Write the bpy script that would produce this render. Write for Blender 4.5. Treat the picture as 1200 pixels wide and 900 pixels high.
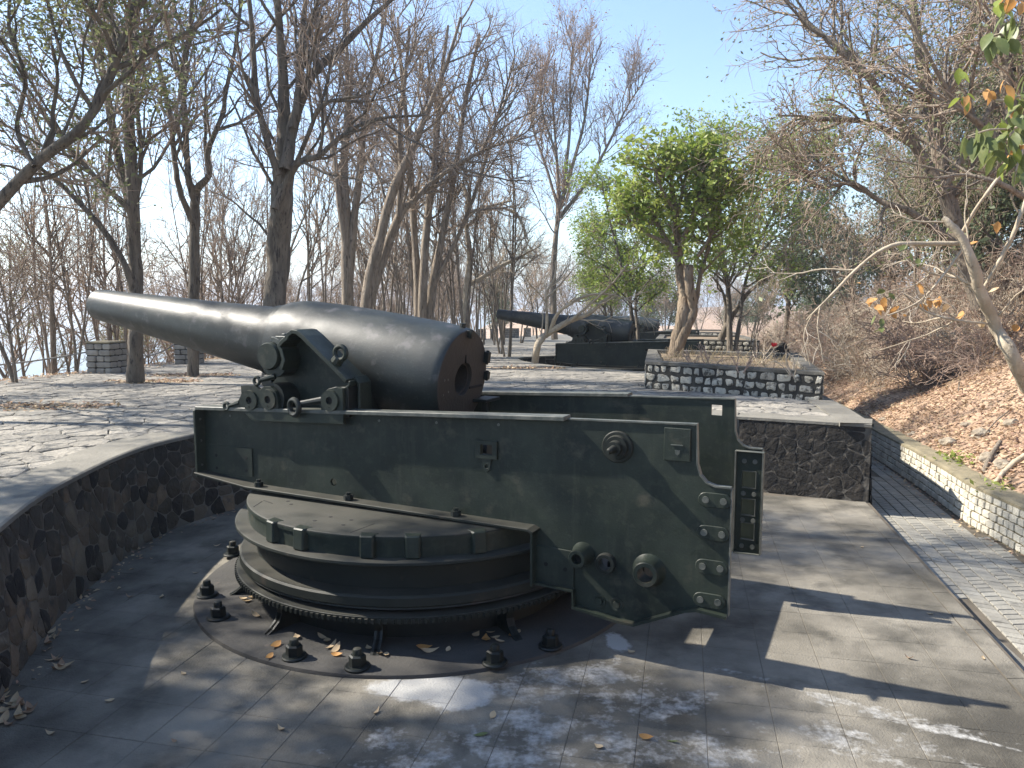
import bpy, bmesh, math, random
import numpy as np
from math import radians, sin, cos, pi, atan2, sqrt, hypot
from mathutils import Vector, Matrix, noise
from mathutils.geometry import tessellate_polygon

for o in list(bpy.data.objects): bpy.data.objects.remove(o)
scn = bpy.context.scene
COL = scn.collection

# ------------------------------------------------------------------ camera
CAM_H = 2.8
PITCH = math.atan(96/900)
cd = bpy.data.cameras.new("camera"); cam = bpy.data.objects.new("camera", cd); COL.objects.link(cam)
cd.sensor_width = 36; cd.lens = 27.0; cd.clip_end = 60000; cd.clip_start = .05
cam.location = (0, 0, CAM_H); cam.rotation_euler = (pi/2-PITCH, 0, 0)
scn.camera = cam
scn.render.resolution_x = 1024; scn.render.resolution_y = 768

# ------------------------------------------------------------------ sky and sun
SUN_AZ = radians(-75)          # from +Y, negative = left
SUN_EL = radians(41.5)
w = bpy.data.worlds.new("World"); scn.world = w; w.use_nodes = True
nt = w.node_tree; bg = nt.nodes["Background"]
sky = nt.nodes.new("ShaderNodeTexSky"); sky.sky_type = 'NISHITA'; sky.sun_disc = False
sky.sun_elevation = SUN_EL; sky.sun_rotation = SUN_AZ
sky.air_density = 1.0; sky.dust_density = 0.35; sky.ozone_density = 2.6; sky.altitude = 50
nt.links.new(sky.outputs[0], bg.inputs[0]); bg.inputs[1].default_value = 0.104
sd = bpy.data.lights.new("sun", 'SUN'); sd.energy = 4.3; sd.angle = radians(.75); sd.color = (1, .93, .82)
sun = bpy.data.objects.new("sun", sd); COL.objects.link(sun)
to_sun = Vector((sin(SUN_AZ)*cos(SUN_EL), cos(SUN_AZ)*cos(SUN_EL), sin(SUN_EL)))
sun.rotation_euler = to_sun.to_track_quat('Z', 'Y').to_euler()
scn.view_settings.view_transform = 'Standard'; scn.view_settings.look = 'None'
scn.view_settings.exposure = 1.5; scn.view_settings.gamma = 1

# ------------------------------------------------------------------ helpers
def W(px, py, Y):
    """world point at distance Y seen in direction of photo position (1200x900)"""
    cx = (px-600)/900; cy = -(py-450)/900
    d = (cx, cos(PITCH)+cy*sin(PITCH), -sin(PITCH)+cy*cos(PITCH))
    t = Y/d[1]
    return Vector((d[0]*t, Y, CAM_H+d[2]*t))

def mesh_obj(name, me, mats=None, parent=None, smooth=None):
    o = bpy.data.objects.new(name, me); COL.objects.link(o)
    if mats:
        for m in (mats if isinstance(mats, (list, tuple)) else [mats]):
            me.materials.append(m)
    if parent: o.parent = parent
    if smooth is not None:
        me.polygons.foreach_set('use_smooth', [smooth]*len(me.polygons))
    return o

def tag(o, label=None, cat=None, group=None, kind=None):
    if label: o['label'] = label
    if cat: o['category'] = cat
    if group: o['group'] = group
    if kind: o['kind'] = kind
    return o

def empty(name, loc=(0, 0, 0), rz=0, **k):
    o = bpy.data.objects.new(name, None); COL.objects.link(o)
    o.location = loc; o.rotation_euler = (0, 0, rz); o.empty_display_size = .2
    return tag(o, **k)

def copy_tree(o, parent=None):
    c = o.copy(); COL.objects.link(c); c.parent = parent
    for ch in list(o.children): copy_tree(ch, c)
    return c

class MB:
    """collects shapes, built as one mesh"""
    def __init__(s): s.v = []; s.f = []; s.mi = []; s.sm = []
    def add(s, vs, fs, mi=0, sm=False):
        b = len(s.v); s.v += [tuple(v) for v in vs]
        for f in fs: s.f.append([i+b for i in f]); s.mi.append(mi); s.sm.append(sm)
    def box(s, x0, x1, y0, y1, z0, z1, mi=0, mat=None):
        vs = [Vector((x, y, z)) for x in (x0, x1) for y in (y0, y1) for z in (z0, z1)]
        if mat: vs = [mat @ v for v in vs]
        s.add(vs, [(0, 1, 3, 2), (4, 6, 7, 5), (0, 4, 5, 1), (2, 3, 7, 6), (0, 2, 6, 4), (1, 5, 7, 3)], mi)
    def lathe(s, prof, origin, axis, n=32, mi=0, sm=True, a0=0, a1=2*pi):
        """prof [(t,r)] along the axis; a repeated point makes a hard edge"""
        a = Vector(axis).normalized(); o = Vector(origin)
        ref = Vector((0, 0, 1)) if abs(a.z) < .9 else Vector((1, 0, 0))
        e1 = a.cross(ref).normalized(); e2 = a.cross(e1)
        for (t0, r0), (t1, r1) in zip(prof, prof[1:]):
            if t0 == t1 and r0 == r1: continue
            vs = []; fs = []
            full = abs(a1-a0-2*pi) < 1e-6
            m = n if full else n+1
            for t, r in ((t0, r0), (t1, r1)):
                for i in range(m):
                    an = a0+(a1-a0)*i/n
                    vs.append(o+a*t+e1*(r*cos(an))+e2*(r*sin(an)))
            for i in range(n):
                j = (i+1) % m
                fs.append((i, j, m+j, m+i))
            s.add(vs, fs, mi, sm)
    def cyl(s, p0, p1, r0, r1=None, n=16, mi=0, caps=True):
        if r1 is None: r1 = r0
        p0 = Vector(p0); p1 = Vector(p1); L = (p1-p0).length
        pr = [(0, r0), (L, r1)]
        if caps: pr = [(0, 0)]+pr+[(L, 0)]
        s.lathe(pr, p0, p1-p0, n, mi)
    def torus(s, c, axis, R, r, n=20, m=8, mi=0, a0=0, a1=2*pi):
        a = Vector(axis).normalized(); c = Vector(c)
        ref = Vector((0, 0, 1)) if abs(a.z) < .9 else Vector((1, 0, 0))
        e1 = a.cross(ref).normalized(); e2 = a.cross(e1)
        full = abs(a1-a0-2*pi) < 1e-6; k = n if full else n+1
        vs = []
        for i in range(k):
            an = a0+(a1-a0)*i/n; d = e1*cos(an)+e2*sin(an)
            for j in range(m):
                b = 2*pi*j/m
                vs.append(c+d*(R+r*cos(b))+a*(r*sin(b)))
        fs = [(i*m+j, ((i+1) % k)*m+j, ((i+1) % k)*m+(j+1) % m, i*m+(j+1) % m) for i in range(n) for j in range(m)]
        s.add(vs, fs, mi, True)
    def poly(s, loops, f, h0, h1, mi=0, bev=0.0):
        """extruded polygon with holes: loops of (u,v); f(u,v,h) gives the point"""
        L3 = [[Vector((u, v, 0)) for u, v in lp] for lp in loops]
        flat = [p for lp in L3 for p in lp]
        tr = tessellate_polygon(L3)
        A = [f(p.x, p.y, h0) for p in flat]; B = [f(p.x, p.y, h1) for p in flat]
        s.add(A, [t for t in tr], mi); s.add(B, [t[::-1] for t in tr], mi)
        k = 0
        for lp in loops:
            n = len(lp); vs = A[k:k+n]+B[k:k+n]
            s.add(vs, [(i, (i+1) % n, n+(i+1) % n, n+i) for i in range(n)], mi); k += n
    def strip(s, pts, f, w0, w1, th, mi=0):
        """flange: a band of thickness th following polyline pts (u,v) from w0 to w1 in h"""
        n = len(pts)
        nor = []
        for i in range(n):
            a = pts[max(0, i-1)]; b = pts[min(n-1, i+1)]
            dx, dy = b[0]-a[0], b[1]-a[1]; l = hypot(dx, dy) or 1
            nor.append((-dy/l, dx/l))
        vs = []
        for (u, v), (nx, ny) in zip(pts, nor):
            vs += [f(u, v, w0), f(u, v, w1), f(u+nx*th, v+ny*th, w1), f(u+nx*th, v+ny*th, w0)]
        fs = []
        for i in range(n-1):
            for j in range(4):
                fs.append((i*4+j, i*4+(j+1) % 4, (i+1)*4+(j+1) % 4, (i+1)*4+j))
        fs += [(0, 1, 2, 3), (n*4-1, n*4-2, n*4-3, n*4-4)]
        s.add(vs, fs, mi)
    def build(s, name, mats, parent=None, bevel=0):
        me = bpy.data.meshes.new(name); me.from_pydata(s.v, [], s.f)
        bm = bmesh.new(); bm.from_mesh(me)
        bmesh.ops.remove_doubles(bm, verts=bm.verts, dist=1e-5) if bevel >= 0 else None
        bmesh.ops.recalc_face_normals(bm, faces=bm.faces)
        bm.to_mesh(me); bm.free()
        o = mesh_obj(name, me, mats, parent)
        if len(me.polygons) == len(s.mi):
            me.polygons.foreach_set('material_index', s.mi); me.polygons.foreach_set('use_smooth', s.sm)
        else:
            sm = any(s.sm); me.polygons.foreach_set('use_smooth', [sm]*len(me.polygons))
        if any(s.sm):
            me.set_sharp_from_angle(angle=radians(32))
        if bevel > 0:
            m = o.modifiers.new('bevel', 'BEVEL'); m.width = bevel; m.segments = 1; m.limit_method = 'ANGLE'; m.angle_limit = radians(50)
        return o

# ---- materials
def mat(name, c1, c2=None, rough=.8, scale=3.0, metal=0.0, bump=0.0, bscale=30, c3=None, s3=14, t3=.6, coord='Object', spec=.5, detail=6, rvar=0, rnd=0, transl=0, stretch=0, streak=None, speck=None, w3=.1):
    m = bpy.data.materials.new(name); m.use_nodes = True
    n = m.node_tree.nodes; l = m.node_tree.links
    b = n["Principled BSDF"]; b.inputs['Roughness'].default_value = rough; b.inputs['Metallic'].default_value = metal
    b.inputs['Specular IOR Level'].default_value = spec
    tc = n.new('ShaderNodeTexCoord'); g = n.new('ShaderNodeNewGeometry')
    src = g.outputs['Position'] if coord == 'World' else tc.outputs['Object']
    if stretch:
        mp = n.new('ShaderNodeMapping'); mp.inputs['Scale'].default_value = (1, 1, stretch); l.new(src, mp.inputs['Vector']); src = mp.outputs[0]
    def nz(sc, d=detail, off=0):
        t = n.new('ShaderNodeTexNoise'); t.inputs['Scale'].default_value = sc; t.inputs['Detail'].default_value = d; t.inputs['Roughness'].default_value = .6
        l.new(src, t.inputs['Vector']); return t
    def ramp(i, a, bb):
        r = n.new('ShaderNodeMapRange'); r.inputs[1].default_value = a; r.inputs[2].default_value = bb; l.new(i, r.inputs[0]); return r.outputs[0]
    def mix(f, a, bb, mode='MIX'):
        x = n.new('ShaderNodeMix'); x.data_type = 'RGBA'; x.blend_type = mode
        for k, v in ((0, f), (6, a), (7, bb)):
            if hasattr(v, 'is_linked') or hasattr(v, 'links'): l.new(v, x.inputs[k])
            elif k == 0: x.inputs[0].default_value = v
            else: x.inputs[k].default_value = (*v, 1)
        return x.outputs[2]
    c = None
    if c2: c = mix(ramp(nz(scale).outputs[0], .35, .65), c1, c2)
    else: b.inputs['Base Color'].default_value = (*c1, 1)
    if c3: c = mix(ramp(nz(s3, 8).outputs[0], t3, t3+w3), c if c else c1, c3)
    if streak:
        sc_, col_, th_, am_ = streak
        mp = n.new('ShaderNodeMapping'); mp.inputs['Scale'].default_value = (1, 1, .12); l.new(tc.outputs['Object'], mp.inputs['Vector'])
        t = n.new('ShaderNodeTexNoise'); t.inputs['Scale'].default_value = sc_; t.inputs['Detail'].default_value = 10; t.inputs['Roughness'].default_value = .7; l.new(mp.outputs[0], t.inputs['Vector'])
        r_ = n.new('ShaderNodeMapRange'); r_.inputs[1].default_value = th_; r_.inputs[2].default_value = th_+.12; r_.inputs[4].default_value = am_; l.new(t.outputs[0], r_.inputs[0])
        c = mix(r_.outputs[0], c if c else c1, col_)
    if speck:
        sc_, col_, th_, am_ = speck
        t = nz(sc_, 12); r_ = n.new('ShaderNodeMapRange'); r_.inputs[1].default_value = th_; r_.inputs[2].default_value = th_+.08; r_.inputs[4].default_value = am_; l.new(t.outputs[0], r_.inputs[0])
        c = mix(r_.outputs[0], c if c else c1, col_)
    if rnd:
        oi = n.new('ShaderNodeObjectInfo'); h = n.new('ShaderNodeHueSaturation')
        v = n.new('ShaderNodeMapRange'); v.inputs[3].default_value = 1-rnd; v.inputs[4].default_value = 1+rnd
        l.new(oi.outputs['Random'], v.inputs[0]); l.new(v.outputs[0], h.inputs['Value'])
        if c: l.new(c, h.inputs['Color'])
        else: h.inputs['Color'].default_value = (*c1, 1)
        c = h.outputs[0]
    if c: l.new(c, b.inputs['Base Color'])
    if rvar:
        r = n.new('ShaderNodeMapRange'); r.inputs[1].default_value = .3; r.inputs[2].default_value = .7
        r.inputs[3].default_value = rough-rvar; r.inputs[4].default_value = rough+rvar
        l.new(nz(scale*2.3).outputs[0], r.inputs[0]); l.new(r.outputs[0], b.inputs['Roughness'])
    if bump:
        bp = n.new('ShaderNodeBump'); bp.inputs['Strength'].default_value = min(1, bump); bp.inputs['Distance'].default_value = .02*max(1, bump)
        l.new(nz(bscale, 8).outputs[0], bp.inputs['Height']); l.new(bp.outputs[0], b.inputs['Normal'])
    if transl:
        t = n.new('ShaderNodeBsdfTranslucent'); ms = n.new('ShaderNodeMixShader'); ms.inputs[0].default_value = transl
        if c: l.new(c, t.inputs[0])
        else: t.inputs[0].default_value = (*c1, 1)
        out = n['Material Output']; l.new(b.outputs[0], ms.inputs[1]); l.new(t.outputs[0], ms.inputs[2]); l.new(ms.outputs[0], out.inputs[0])
    m['n'] = 1
    return m
M = {}
M['paint'] = mat('green_paint', (.009, .0145, .011), (.025, .033, .024), rough=.5, spec=.35, scale=2.2, c3=(.060, .056, .040), s3=2.6, t3=.60, bump=.10, bscale=60, rvar=.12, detail=10, streak=(9, (.055, .058, .042), .54, .30), speck=(16, (.045, .050, .036), .54, .30))
M['paint_dark'] = mat('dark_paint', (.005, .007, .0065), (.012, .016, .0135), rough=.5, spec=.35, scale=4, bump=.06, bscale=50, rvar=.1)
M['barrel'] = mat('barrel_paint', (.009, .0125, .012), (.020, .026, .024), rough=.47, scale=2.2, c3=(.070, .068, .068), s3=4, t3=.57, bump=.08, bscale=60, rvar=.08, detail=12, speck=(30, (.06, .062, .06), .58, .4))
M['rust'] = mat('rusty_steel', (.032, .025, .019), (.017, .016, .014), rough=.65, scale=3, bump=.3, bscale=30)
M['worn'] = mat('worn_dusty_steel', (.050, .048, .042), (.095, .088, .072), rough=.7, scale=1.6, c3=(.03, .035, .03), s3=4, t3=.58, bump=.3, bscale=40)
def dusty(name, c1, c2, dust, lo=.55, hi=.98, **k):
    m = mat(name, c1, c2, **k); n = m.node_tree.nodes; l = m.node_tree.links; b = n['Principled BSDF']
    base = b.inputs['Base Color'].links[0].from_socket; g = n.new('ShaderNodeNewGeometry'); s = n.new('ShaderNodeSeparateXYZ'); l.new(g.outputs['True Normal'], s.inputs[0])
    t = n.new('ShaderNodeTexNoise'); t.inputs['Scale'].default_value = 2.5; t.inputs['Detail'].default_value = 8; l.new(g.outputs['Position'], t.inputs['Vector'])
    r = n.new('ShaderNodeMapRange'); r.inputs[1].default_value = lo; r.inputs[2].default_value = hi; l.new(s.outputs[2], r.inputs[0])
    r2 = n.new('ShaderNodeMapRange'); r2.inputs[1].default_value = .3; r2.inputs[2].default_value = .65; r2.inputs[3].default_value = .35; l.new(t.outputs[0], r2.inputs[0])
    q = n.new('ShaderNodeMath'); q.operation = 'MULTIPLY'; l.new(r.outputs[0], q.inputs[0]); l.new(r2.outputs[0], q.inputs[1])
    x = n.new('ShaderNodeMix'); x.data_type = 'RGBA'; l.new(q.outputs[0], x.inputs[0]); l.new(base, x.inputs[6]); x.inputs[7].default_value = (*dust, 1); l.new(x.outputs[2], b.inputs['Base Color']); return m
M['worn'] = dusty('worn_dusty_steel', (.009, .012, .0095), (.021, .024, .019), (.050, .048, .039), rough=.6, spec=.3, scale=1.6, c3=(.05, .04, .03), s3=4, t3=.6, bump=.1, bscale=40)
M['void'] = mat('black_hole', (.004, .004, .004), rough=.9)
M['edge'] = mat('edge_worn_paint', (.05, .058, .050), (.12, .12, .10), rough=.5, scale=9, bump=.2)
M['mortar_dark'] = mat('dark_mortar', (.09, .083, .072), (.19, .175, .145), scale=2.5, rough=.95, bump=.8, bscale=25)
M['mortar_black'] = mat('blackened_mortar', (.020, .019, .017), (.05, .047, .040), scale=3, rough=.95, bump=1, bscale=25)
M['mortar_dark2'] = mat('stained_mortar', (.02, .018, .016), (.12, .108, .09), scale=5, rough=.95, bump=1, bscale=25)
M['coping'] = mat('coping_concrete', (.13, .123, .105), (.23, .215, .18), scale=1.2, rough=.9, c3=(.09, .088, .08), s3=2.6, t3=.6, bump=.6, bscale=22, coord='World')
M['coping_dark'] = mat('stained_coping', (.05, .048, .04), (.15, .14, .12), scale=3, rough=.95, bump=.8, bscale=22, coord='World')
M['flag'] = mat('flagstone', (.17, .162, .145), (.35, .32, .27), scale=1.6, rough=.92, c3=(.09, .09, .085), s3=4.5, t3=.53, bump=3, bscale=11, coord='World', rnd=.14, detail=12)
M['joint'] = mat('dark_joint', (.12, .113, .095), (.20, .188, .16), scale=4, rough=1, coord='World')
M['joint_dark'] = mat('sandy_joint', (.07, .06, .045), (.12, .10, .075), scale=4, rough=1, coord='World')
M['rub1'] = mat('rubble_stone', (.05, .043, .034), (.13, .105, .072), scale=1.3, rough=.9, c3=(.17, .14, .10), s3=4.5, t3=.58, bump=1.6, bscale=14, rnd=.6, coord='World')
M['rub3'] = mat('tan_rubble_stone', (.10, .075, .05), (.19, .14, .09), scale=2, rough=.9, c3=(.05, .045, .04), s3=5, t3=.55, bump=1.6, bscale=14, rnd=.35, coord='World')
M['rub2'] = mat('dark_rubble_stone', (.008, .008, .008), (.026, .022, .018), scale=2, rough=.95, c3=(.085, .072, .055), s3=7, t3=.58, bump=1, bscale=18, rnd=.35)
M['pale'] = mat('pale_stone', (.30, .28, .23), (.46, .43, .36), scale=3, rough=.9, c3=(.07, .066, .055), s3=9, t3=.52, bump=1.5, bscale=20, rnd=.3)
M['ashlar'] = mat('wall_stone', (.42, .39, .32), (.62, .58, .48), scale=3, rough=.9, c3=(.25, .21, .15), s3=6, t3=.62, bump=1, bscale=22, rnd=.16)
M['moss'] = mat('mossy_cap', (.16, .14, .09), (.26, .22, .14), scale=4, rough=.95, bump=.8, bscale=20)
M['paver'] = mat('paver', (.20, .19, .165), (.30, .285, .245), scale=1.5, rough=.9, c3=(.12, .115, .10), s3=5, t3=.6, bump=.6, bscale=30, coord='World', rnd=.12)
M['pillar'] = mat('pillar_stone', (.20, .185, .16), (.32, .30, .26), scale=3, rough=.95, bump=1, bscale=20, rnd=.15)
M['soil'] = mat('soil', (.14, .105, .07), (.24, .18, .12), scale=3, rough=1, bump=1, bscale=14, coord='World')
M['bank'] = mat('bank_soil', (.27, .18, .12), (.44, .31, .215), scale=1.1, rough=1, c3=(.10, .07, .048), s3=9, t3=.5, bump=1.5, bscale=12, coord='World')
M['bark'] = mat('bark', (.165, .132, .098), (.31, .255, .195), scale=9, rough=.95, c3=(.07, .055, .042), s3=22, t3=.55, bump=2.5, bscale=34, stretch=.18)
M['bark_dark'] = mat('dark_bark', (.095, .078, .060), (.20, .168, .130), scale=8, rough=.95, c3=(.045, .036, .03), s3=20, t3=.55, bump=2.5, bscale=30, stretch=.18)
M['bark_tan'] = mat('tan_bark', (.17, .125, .085), (.30, .235, .165), scale=8, rough=.95, c3=(.07, .05, .035), s3=18, t3=.56, bump=2.5, bscale=30, stretch=.2)
M['bark_pale'] = mat('pale_bark', (.33, .27, .19), (.46, .39, .29), scale=5, rough=.9, c3=(.20, .15, .10), s3=9, t3=.6, bump=.8, bscale=20)
M['twig'] = mat('twig', (.23, .175, .13), (.36, .285, .22), scale=2, rough=.95)
M['twig_red'] = mat('reddish_twig', (.25, .175, .135), (.37, .275, .215), scale=2, rough=.95)
M['twig_pale'] = mat('pale_twig', (.34, .285, .215), (.50, .43, .34), scale=3, rough=.95)
M['leaf_olive'] = mat('olive_leaf', (.13, .15, .06), (.22, .235, .11), scale=1.2, rough=.6, transl=.5)
M['leaf_green'] = mat('green_leaf', (.17, .25, .04), (.28, .36, .075), scale=1.3, rough=.5, transl=.45)
M['leaf_lime'] = mat('lime_leaf', (.22, .29, .05), (.32, .36, .09), scale=1.3, rough=.5, transl=.45)
M['leaf_grey'] = mat('grey_green_leaf', (.09, .125, .07), (.15, .18, .105), scale=1, rough=.6, transl=.45)
M['leaf_brown'] = mat('dry_leaf', (.28, .18, .115), (.44, .31, .20), scale=3, rough=.8, transl=.2)
M['leaf_red'] = mat('russet_leaf', (.28, .17, .12), (.40, .27, .20), scale=3, rough=.85, transl=.15)
M['bankrock'] = mat('bank_rock', (.22, .18, .13), (.38, .33, .26), scale=4, rough=.95, bump=1)
M['leaf_tan'] = mat('tan_leaf', (.42, .30, .17), (.58, .46, .30), scale=6, rough=.8, transl=.15)
M['leaf_orange'] = mat('orange_leaf', (.50, .24, .07), (.6, .36, .14), scale=6, rough=.7, transl=.35)
M['leaf_big'] = mat('broad_leaf', (.11, .15, .045), (.22, .24, .09), scale=5, rough=.45, transl=.35)
M['red'] = mat('red_petal', (.55, .03, .04), rough=.6, transl=.3)
M['grass'] = mat('dry_grass', (.42, .33, .20), (.55, .46, .30), scale=3, rough=.9, transl=.2)
M['chain'] = mat('weathered_pipe', (.22, .21, .19), rough=.7)

# pit floor concrete with old white paint remains
def floor_mat():
    m = mat('pit_floor_concrete', (.055, .050, .039), (.250, .228, .185), scale=.75, rough=.9, c3=(.045, .042, .034), s3=2.0, t3=.48, w3=.26, bump=.6, bscale=60, coord='World', rnd=.035, detail=11)
    n = m.node_tree.nodes; l = m.node_tree.links; b = n['Principled BSDF']
    base = b.inputs['Base Color'].links[0].from_socket
    g = n.new('ShaderNodeNewGeometry')
    nz = n.new('ShaderNodeTexNoise'); nz.inputs['Scale'].default_value = 3.5; nz.inputs['Detail'].default_value = 9; nz.inputs['Roughness'].default_value = .68
    l.new(g.outputs['Position'], nz.inputs['Vector'])
    fine = n.new('ShaderNodeTexNoise'); fine.inputs['Scale'].default_value = 26; fine.inputs['Detail'].default_value = 6; l.new(g.outputs['Position'], fine.inputs['Vector'])
    tot = None
    # (x, y, rx, ry, angle, strength): patches of worn white paint
    for (x, y, rx, ry, an, st) in PATCH:
        mp = n.new('ShaderNodeMapping'); mp.vector_type = 'TEXTURE'
        mp.inputs['Location'].default_value = (x, y, 0); mp.inputs['Rotation'].default_value = (0, 0, an); mp.inputs['Scale'].default_value = (rx, ry, 1000)
        l.new(g.outputs['Position'], mp.inputs['Vector'])
        ln = n.new('ShaderNodeVectorMath'); ln.operation = 'LENGTH'; l.new(mp.outputs[0], ln.inputs[0])
        mr = n.new('ShaderNodeMapRange'); mr.inputs[1].default_value = 1.35; mr.inputs[2].default_value = .6; mr.inputs[4].default_value = st
        l.new(ln.outputs['Value'], mr.inputs[0])
        if tot is None: tot = mr.outputs[0]
        else:
            mx = n.new('ShaderNodeMath'); mx.operation = 'MAXIMUM'; l.new(tot, mx.inputs[0]); l.new(mr.outputs[0], mx.inputs[1]); tot = mx.outputs[0]
    a = n.new('ShaderNodeMath'); a.operation = 'MULTIPLY_ADD'; a.inputs[1].default_value = 1.5; a.inputs[2].default_value = -1.02; l.new(nz.outputs[0], a.inputs[0])
    f2 = n.new('ShaderNodeMath'); f2.operation = 'MULTIPLY_ADD'; f2.inputs[1].default_value = .5; l.new(fine.outputs[0], f2.inputs[0]); l.new(a.outputs[0], f2.inputs[2])
    s = n.new('ShaderNodeMath'); s.operation = 'ADD'; l.new(tot, s.inputs[0]); l.new(f2.outputs[0], s.inputs[1])
    r = n.new('ShaderNodeMapRange'); r.inputs[1].default_value = .26; r.inputs[2].default_value = .56; r.inputs[4].default_value = .9; l.new(s.outputs[0], r.inputs[0])
    x = n.new('ShaderNodeMix'); x.data_type = 'RGBA'; l.new(r.outputs[0], x.inputs[0]); l.new(base, x.inputs[6]); x.inputs[7].default_value = (.40, .395, .375, 1)
    l.new(x.outputs[2], b.inputs['Base Color'])
    return m
def gz(px, py, z=0.0):
    cx = (px-600)/900; cy = -(py-450)/900
    d = (cx, cos(PITCH)+cy*sin(PITCH), -sin(PITCH)+cy*cos(PITCH)); t = (z-CAM_H)/d[2]
    return d[0]*t, d[1]*t
PATCH = []
for (px, py, rx, ry, an, st) in [(505, 806, .42, .17, .05, 1.0), (540, 815, .25, .22, 0, .9), (722, 752, .10, .17, .1, .85), (700, 870, .40, .40, 0, .33),
                                 (640, 800, .9, .30, .25, .35), (860, 788, .30, .045, -.45, .42), (970, 818, .36, .06, -.5, .40), (1060, 846, .5, .06, -.55, .36),
                                 (1150, 868, .25, .025, -.55, .40), (1030, 835, .8, .12, -.52, .30), (1010, 862, .14, .07, -.4, .5), (560, 880, 1.0, .3, .1, .31), (820, 880, .6, .25, .1, .34), (480, 870, .6, .2, .1, .31), (760, 820, .5, .3, .1, .34), (1000, 870, .7, .25, -.3, .30), (620, 850, .5, .3, 0, .38)]:
    x, y = gz(px, py); PATCH.append((x, y, rx, ry, an, st))
M['floor'] = floor_mat()

def stained(m):
    """black damp stains running down from the top of the wall"""
    n = m.node_tree.nodes; l = m.node_tree.links; b = n['Principled BSDF']; base = b.inputs['Base Color'].links[0].from_socket
    g = n.new('ShaderNodeNewGeometry'); mp = n.new('ShaderNodeMapping'); mp.inputs['Scale'].default_value = (2.2, 2.2, .35); l.new(g.outputs['Position'], mp.inputs['Vector'])
    t = n.new('ShaderNodeTexNoise'); t.inputs['Scale'].default_value = 1.6; t.inputs['Detail'].default_value = 8; l.new(mp.outputs[0], t.inputs['Vector'])
    s = n.new('ShaderNodeSeparateXYZ'); l.new(g.outputs['Position'], s.inputs[0]); z = n.new('ShaderNodeMapRange'); z.inputs[1].default_value = 0; z.inputs[2].default_value = 1.1; z.inputs[3].default_value = -.2; z.inputs[4].default_value = .28; l.new(s.outputs[2], z.inputs[0])
    a = n.new('ShaderNodeMath'); l.new(t.outputs[0], a.inputs[0]); l.new(z.outputs[0], a.inputs[1]); r = n.new('ShaderNodeMapRange'); r.inputs[1].default_value = .50; r.inputs[2].default_value = .66; r.inputs[4].default_value = .7; l.new(a.outputs[0], r.inputs[0])
    x = n.new('ShaderNodeMix'); x.data_type = 'RGBA'; l.new(r.outputs[0], x.inputs[0]); l.new(base, x.inputs[6]); x.inputs[7].default_value = (.016, .016, .016, 1); l.new(x.outputs[2], b.inputs['Base Color'])
for k in ('rub1', 'rub3'): stained(M[k])
# ---- ground heights
def drop(y): return .0246*max(0, y-12)
def zt(y): return 1.09-drop(y)
ZP = -.17
D = Vector((.218, .976)).normalized()      # direction of the path
CORNER = Vector((5.04, 10.63))
def edge_x(y): return CORNER.x+(y-CORNER.y)*D.x/D.y     # terrace right edge
def wall_x(y): return 6.12+.206*(y-10.0) if y > 10 else 6.12+.07*(y-10)
LB = [(-60, -22), (-20, -17), (5, -13.6), (14, -12.6), (21, -12.2), (26, -11.9), (36, -9.6), (48, -6.2), (60, -3.2), (75, 1.0), (90, 8)]
def left_x(y):
    ys = [a for a, b in LB]; xs = [b for a, b in LB]
    return float(np.interp(y, ys, xs))

# ---- Voronoi cells on a jittered grid
def voronoi(x0, x1, y0, y1, s, gap, rng, sy=None, jit=.85, keep=None):
    sy = sy or s
    nx = int((x1-x0)/s)+1; ny = int((y1-y0)/sy)+1
    S = {}
    for i in range(-2, nx+2):
        for j in range(-2, ny+2):
            S[i, j] = (x0+(i+.5+rng.uniform(-.5, .5)*jit)*s, y0+(j+.5+rng.uniform(-.5, .5)*jit)*sy)
    out = []
    for i in range(nx):
        for j in range(ny):
            cx, cy = S[i, j]
            if keep and not keep(cx, cy): continue
            P = [(cx-2*s, cy-2*sy), (cx+2*s, cy-2*sy), (cx+2*s, cy+2*sy), (cx-2*s, cy+2*sy)]
            for a in (-2, -1, 0, 1, 2):
                for b in (-2, -1, 0, 1, 2):
                    if (a, b) == (0, 0) or (i+a, j+b) not in S: continue
                    q = S[i+a, j+b]; dx, dy = q[0]-cx, q[1]-cy; l = hypot(dx, dy)
                    if l < 1e-6: continue
                    nxv, nyv = dx/l, dy/l; lim = l/2-gap/2
                    Q = []; n = len(P)
                    for k in range(n):
                        p, r = P[k], P[(k+1) % n]
                        dp = (p[0]-cx)*nxv+(p[1]-cy)*nyv-lim; dr = (r[0]-cx)*nxv+(r[1]-cy)*nyv-lim
                        if dp <= 0: Q.append(p)
                        if (dp < 0) != (dr < 0) and abs(dp-dr) > 1e-9:
                            t = dp/(dp-dr); Q.append((p[0]+(r[0]-p[0])*t, p[1]+(r[1]-p[1])*t))
                    P = Q
                    if len(P) < 3: break
                if len(P) < 3: break
            if len(P) >= 3: out.append(((cx, cy), P))
    return out
def clip_rect(P, x0, x1, y0, y1):
    for ax, lim, sg in ((0, x0, -1), (0, x1, 1), (1, y0, -1), (1, y1, 1)):
        Q = []; n = len(P)
        for k in range(n):
            p, r = P[k], P[(k+1) % n]; dp = (p[ax]-lim)*sg; dr = (r[ax]-lim)*sg
            if dp <= 0: Q.append(p)
            if (dp < 0) != (dr < 0):
                t = dp/(dp-dr); Q.append((p[0]+(r[0]-p[0])*t, p[1]+(r[1]-p[1])*t))
        P = Q
        if len(P) < 3: return []
    return P
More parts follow.
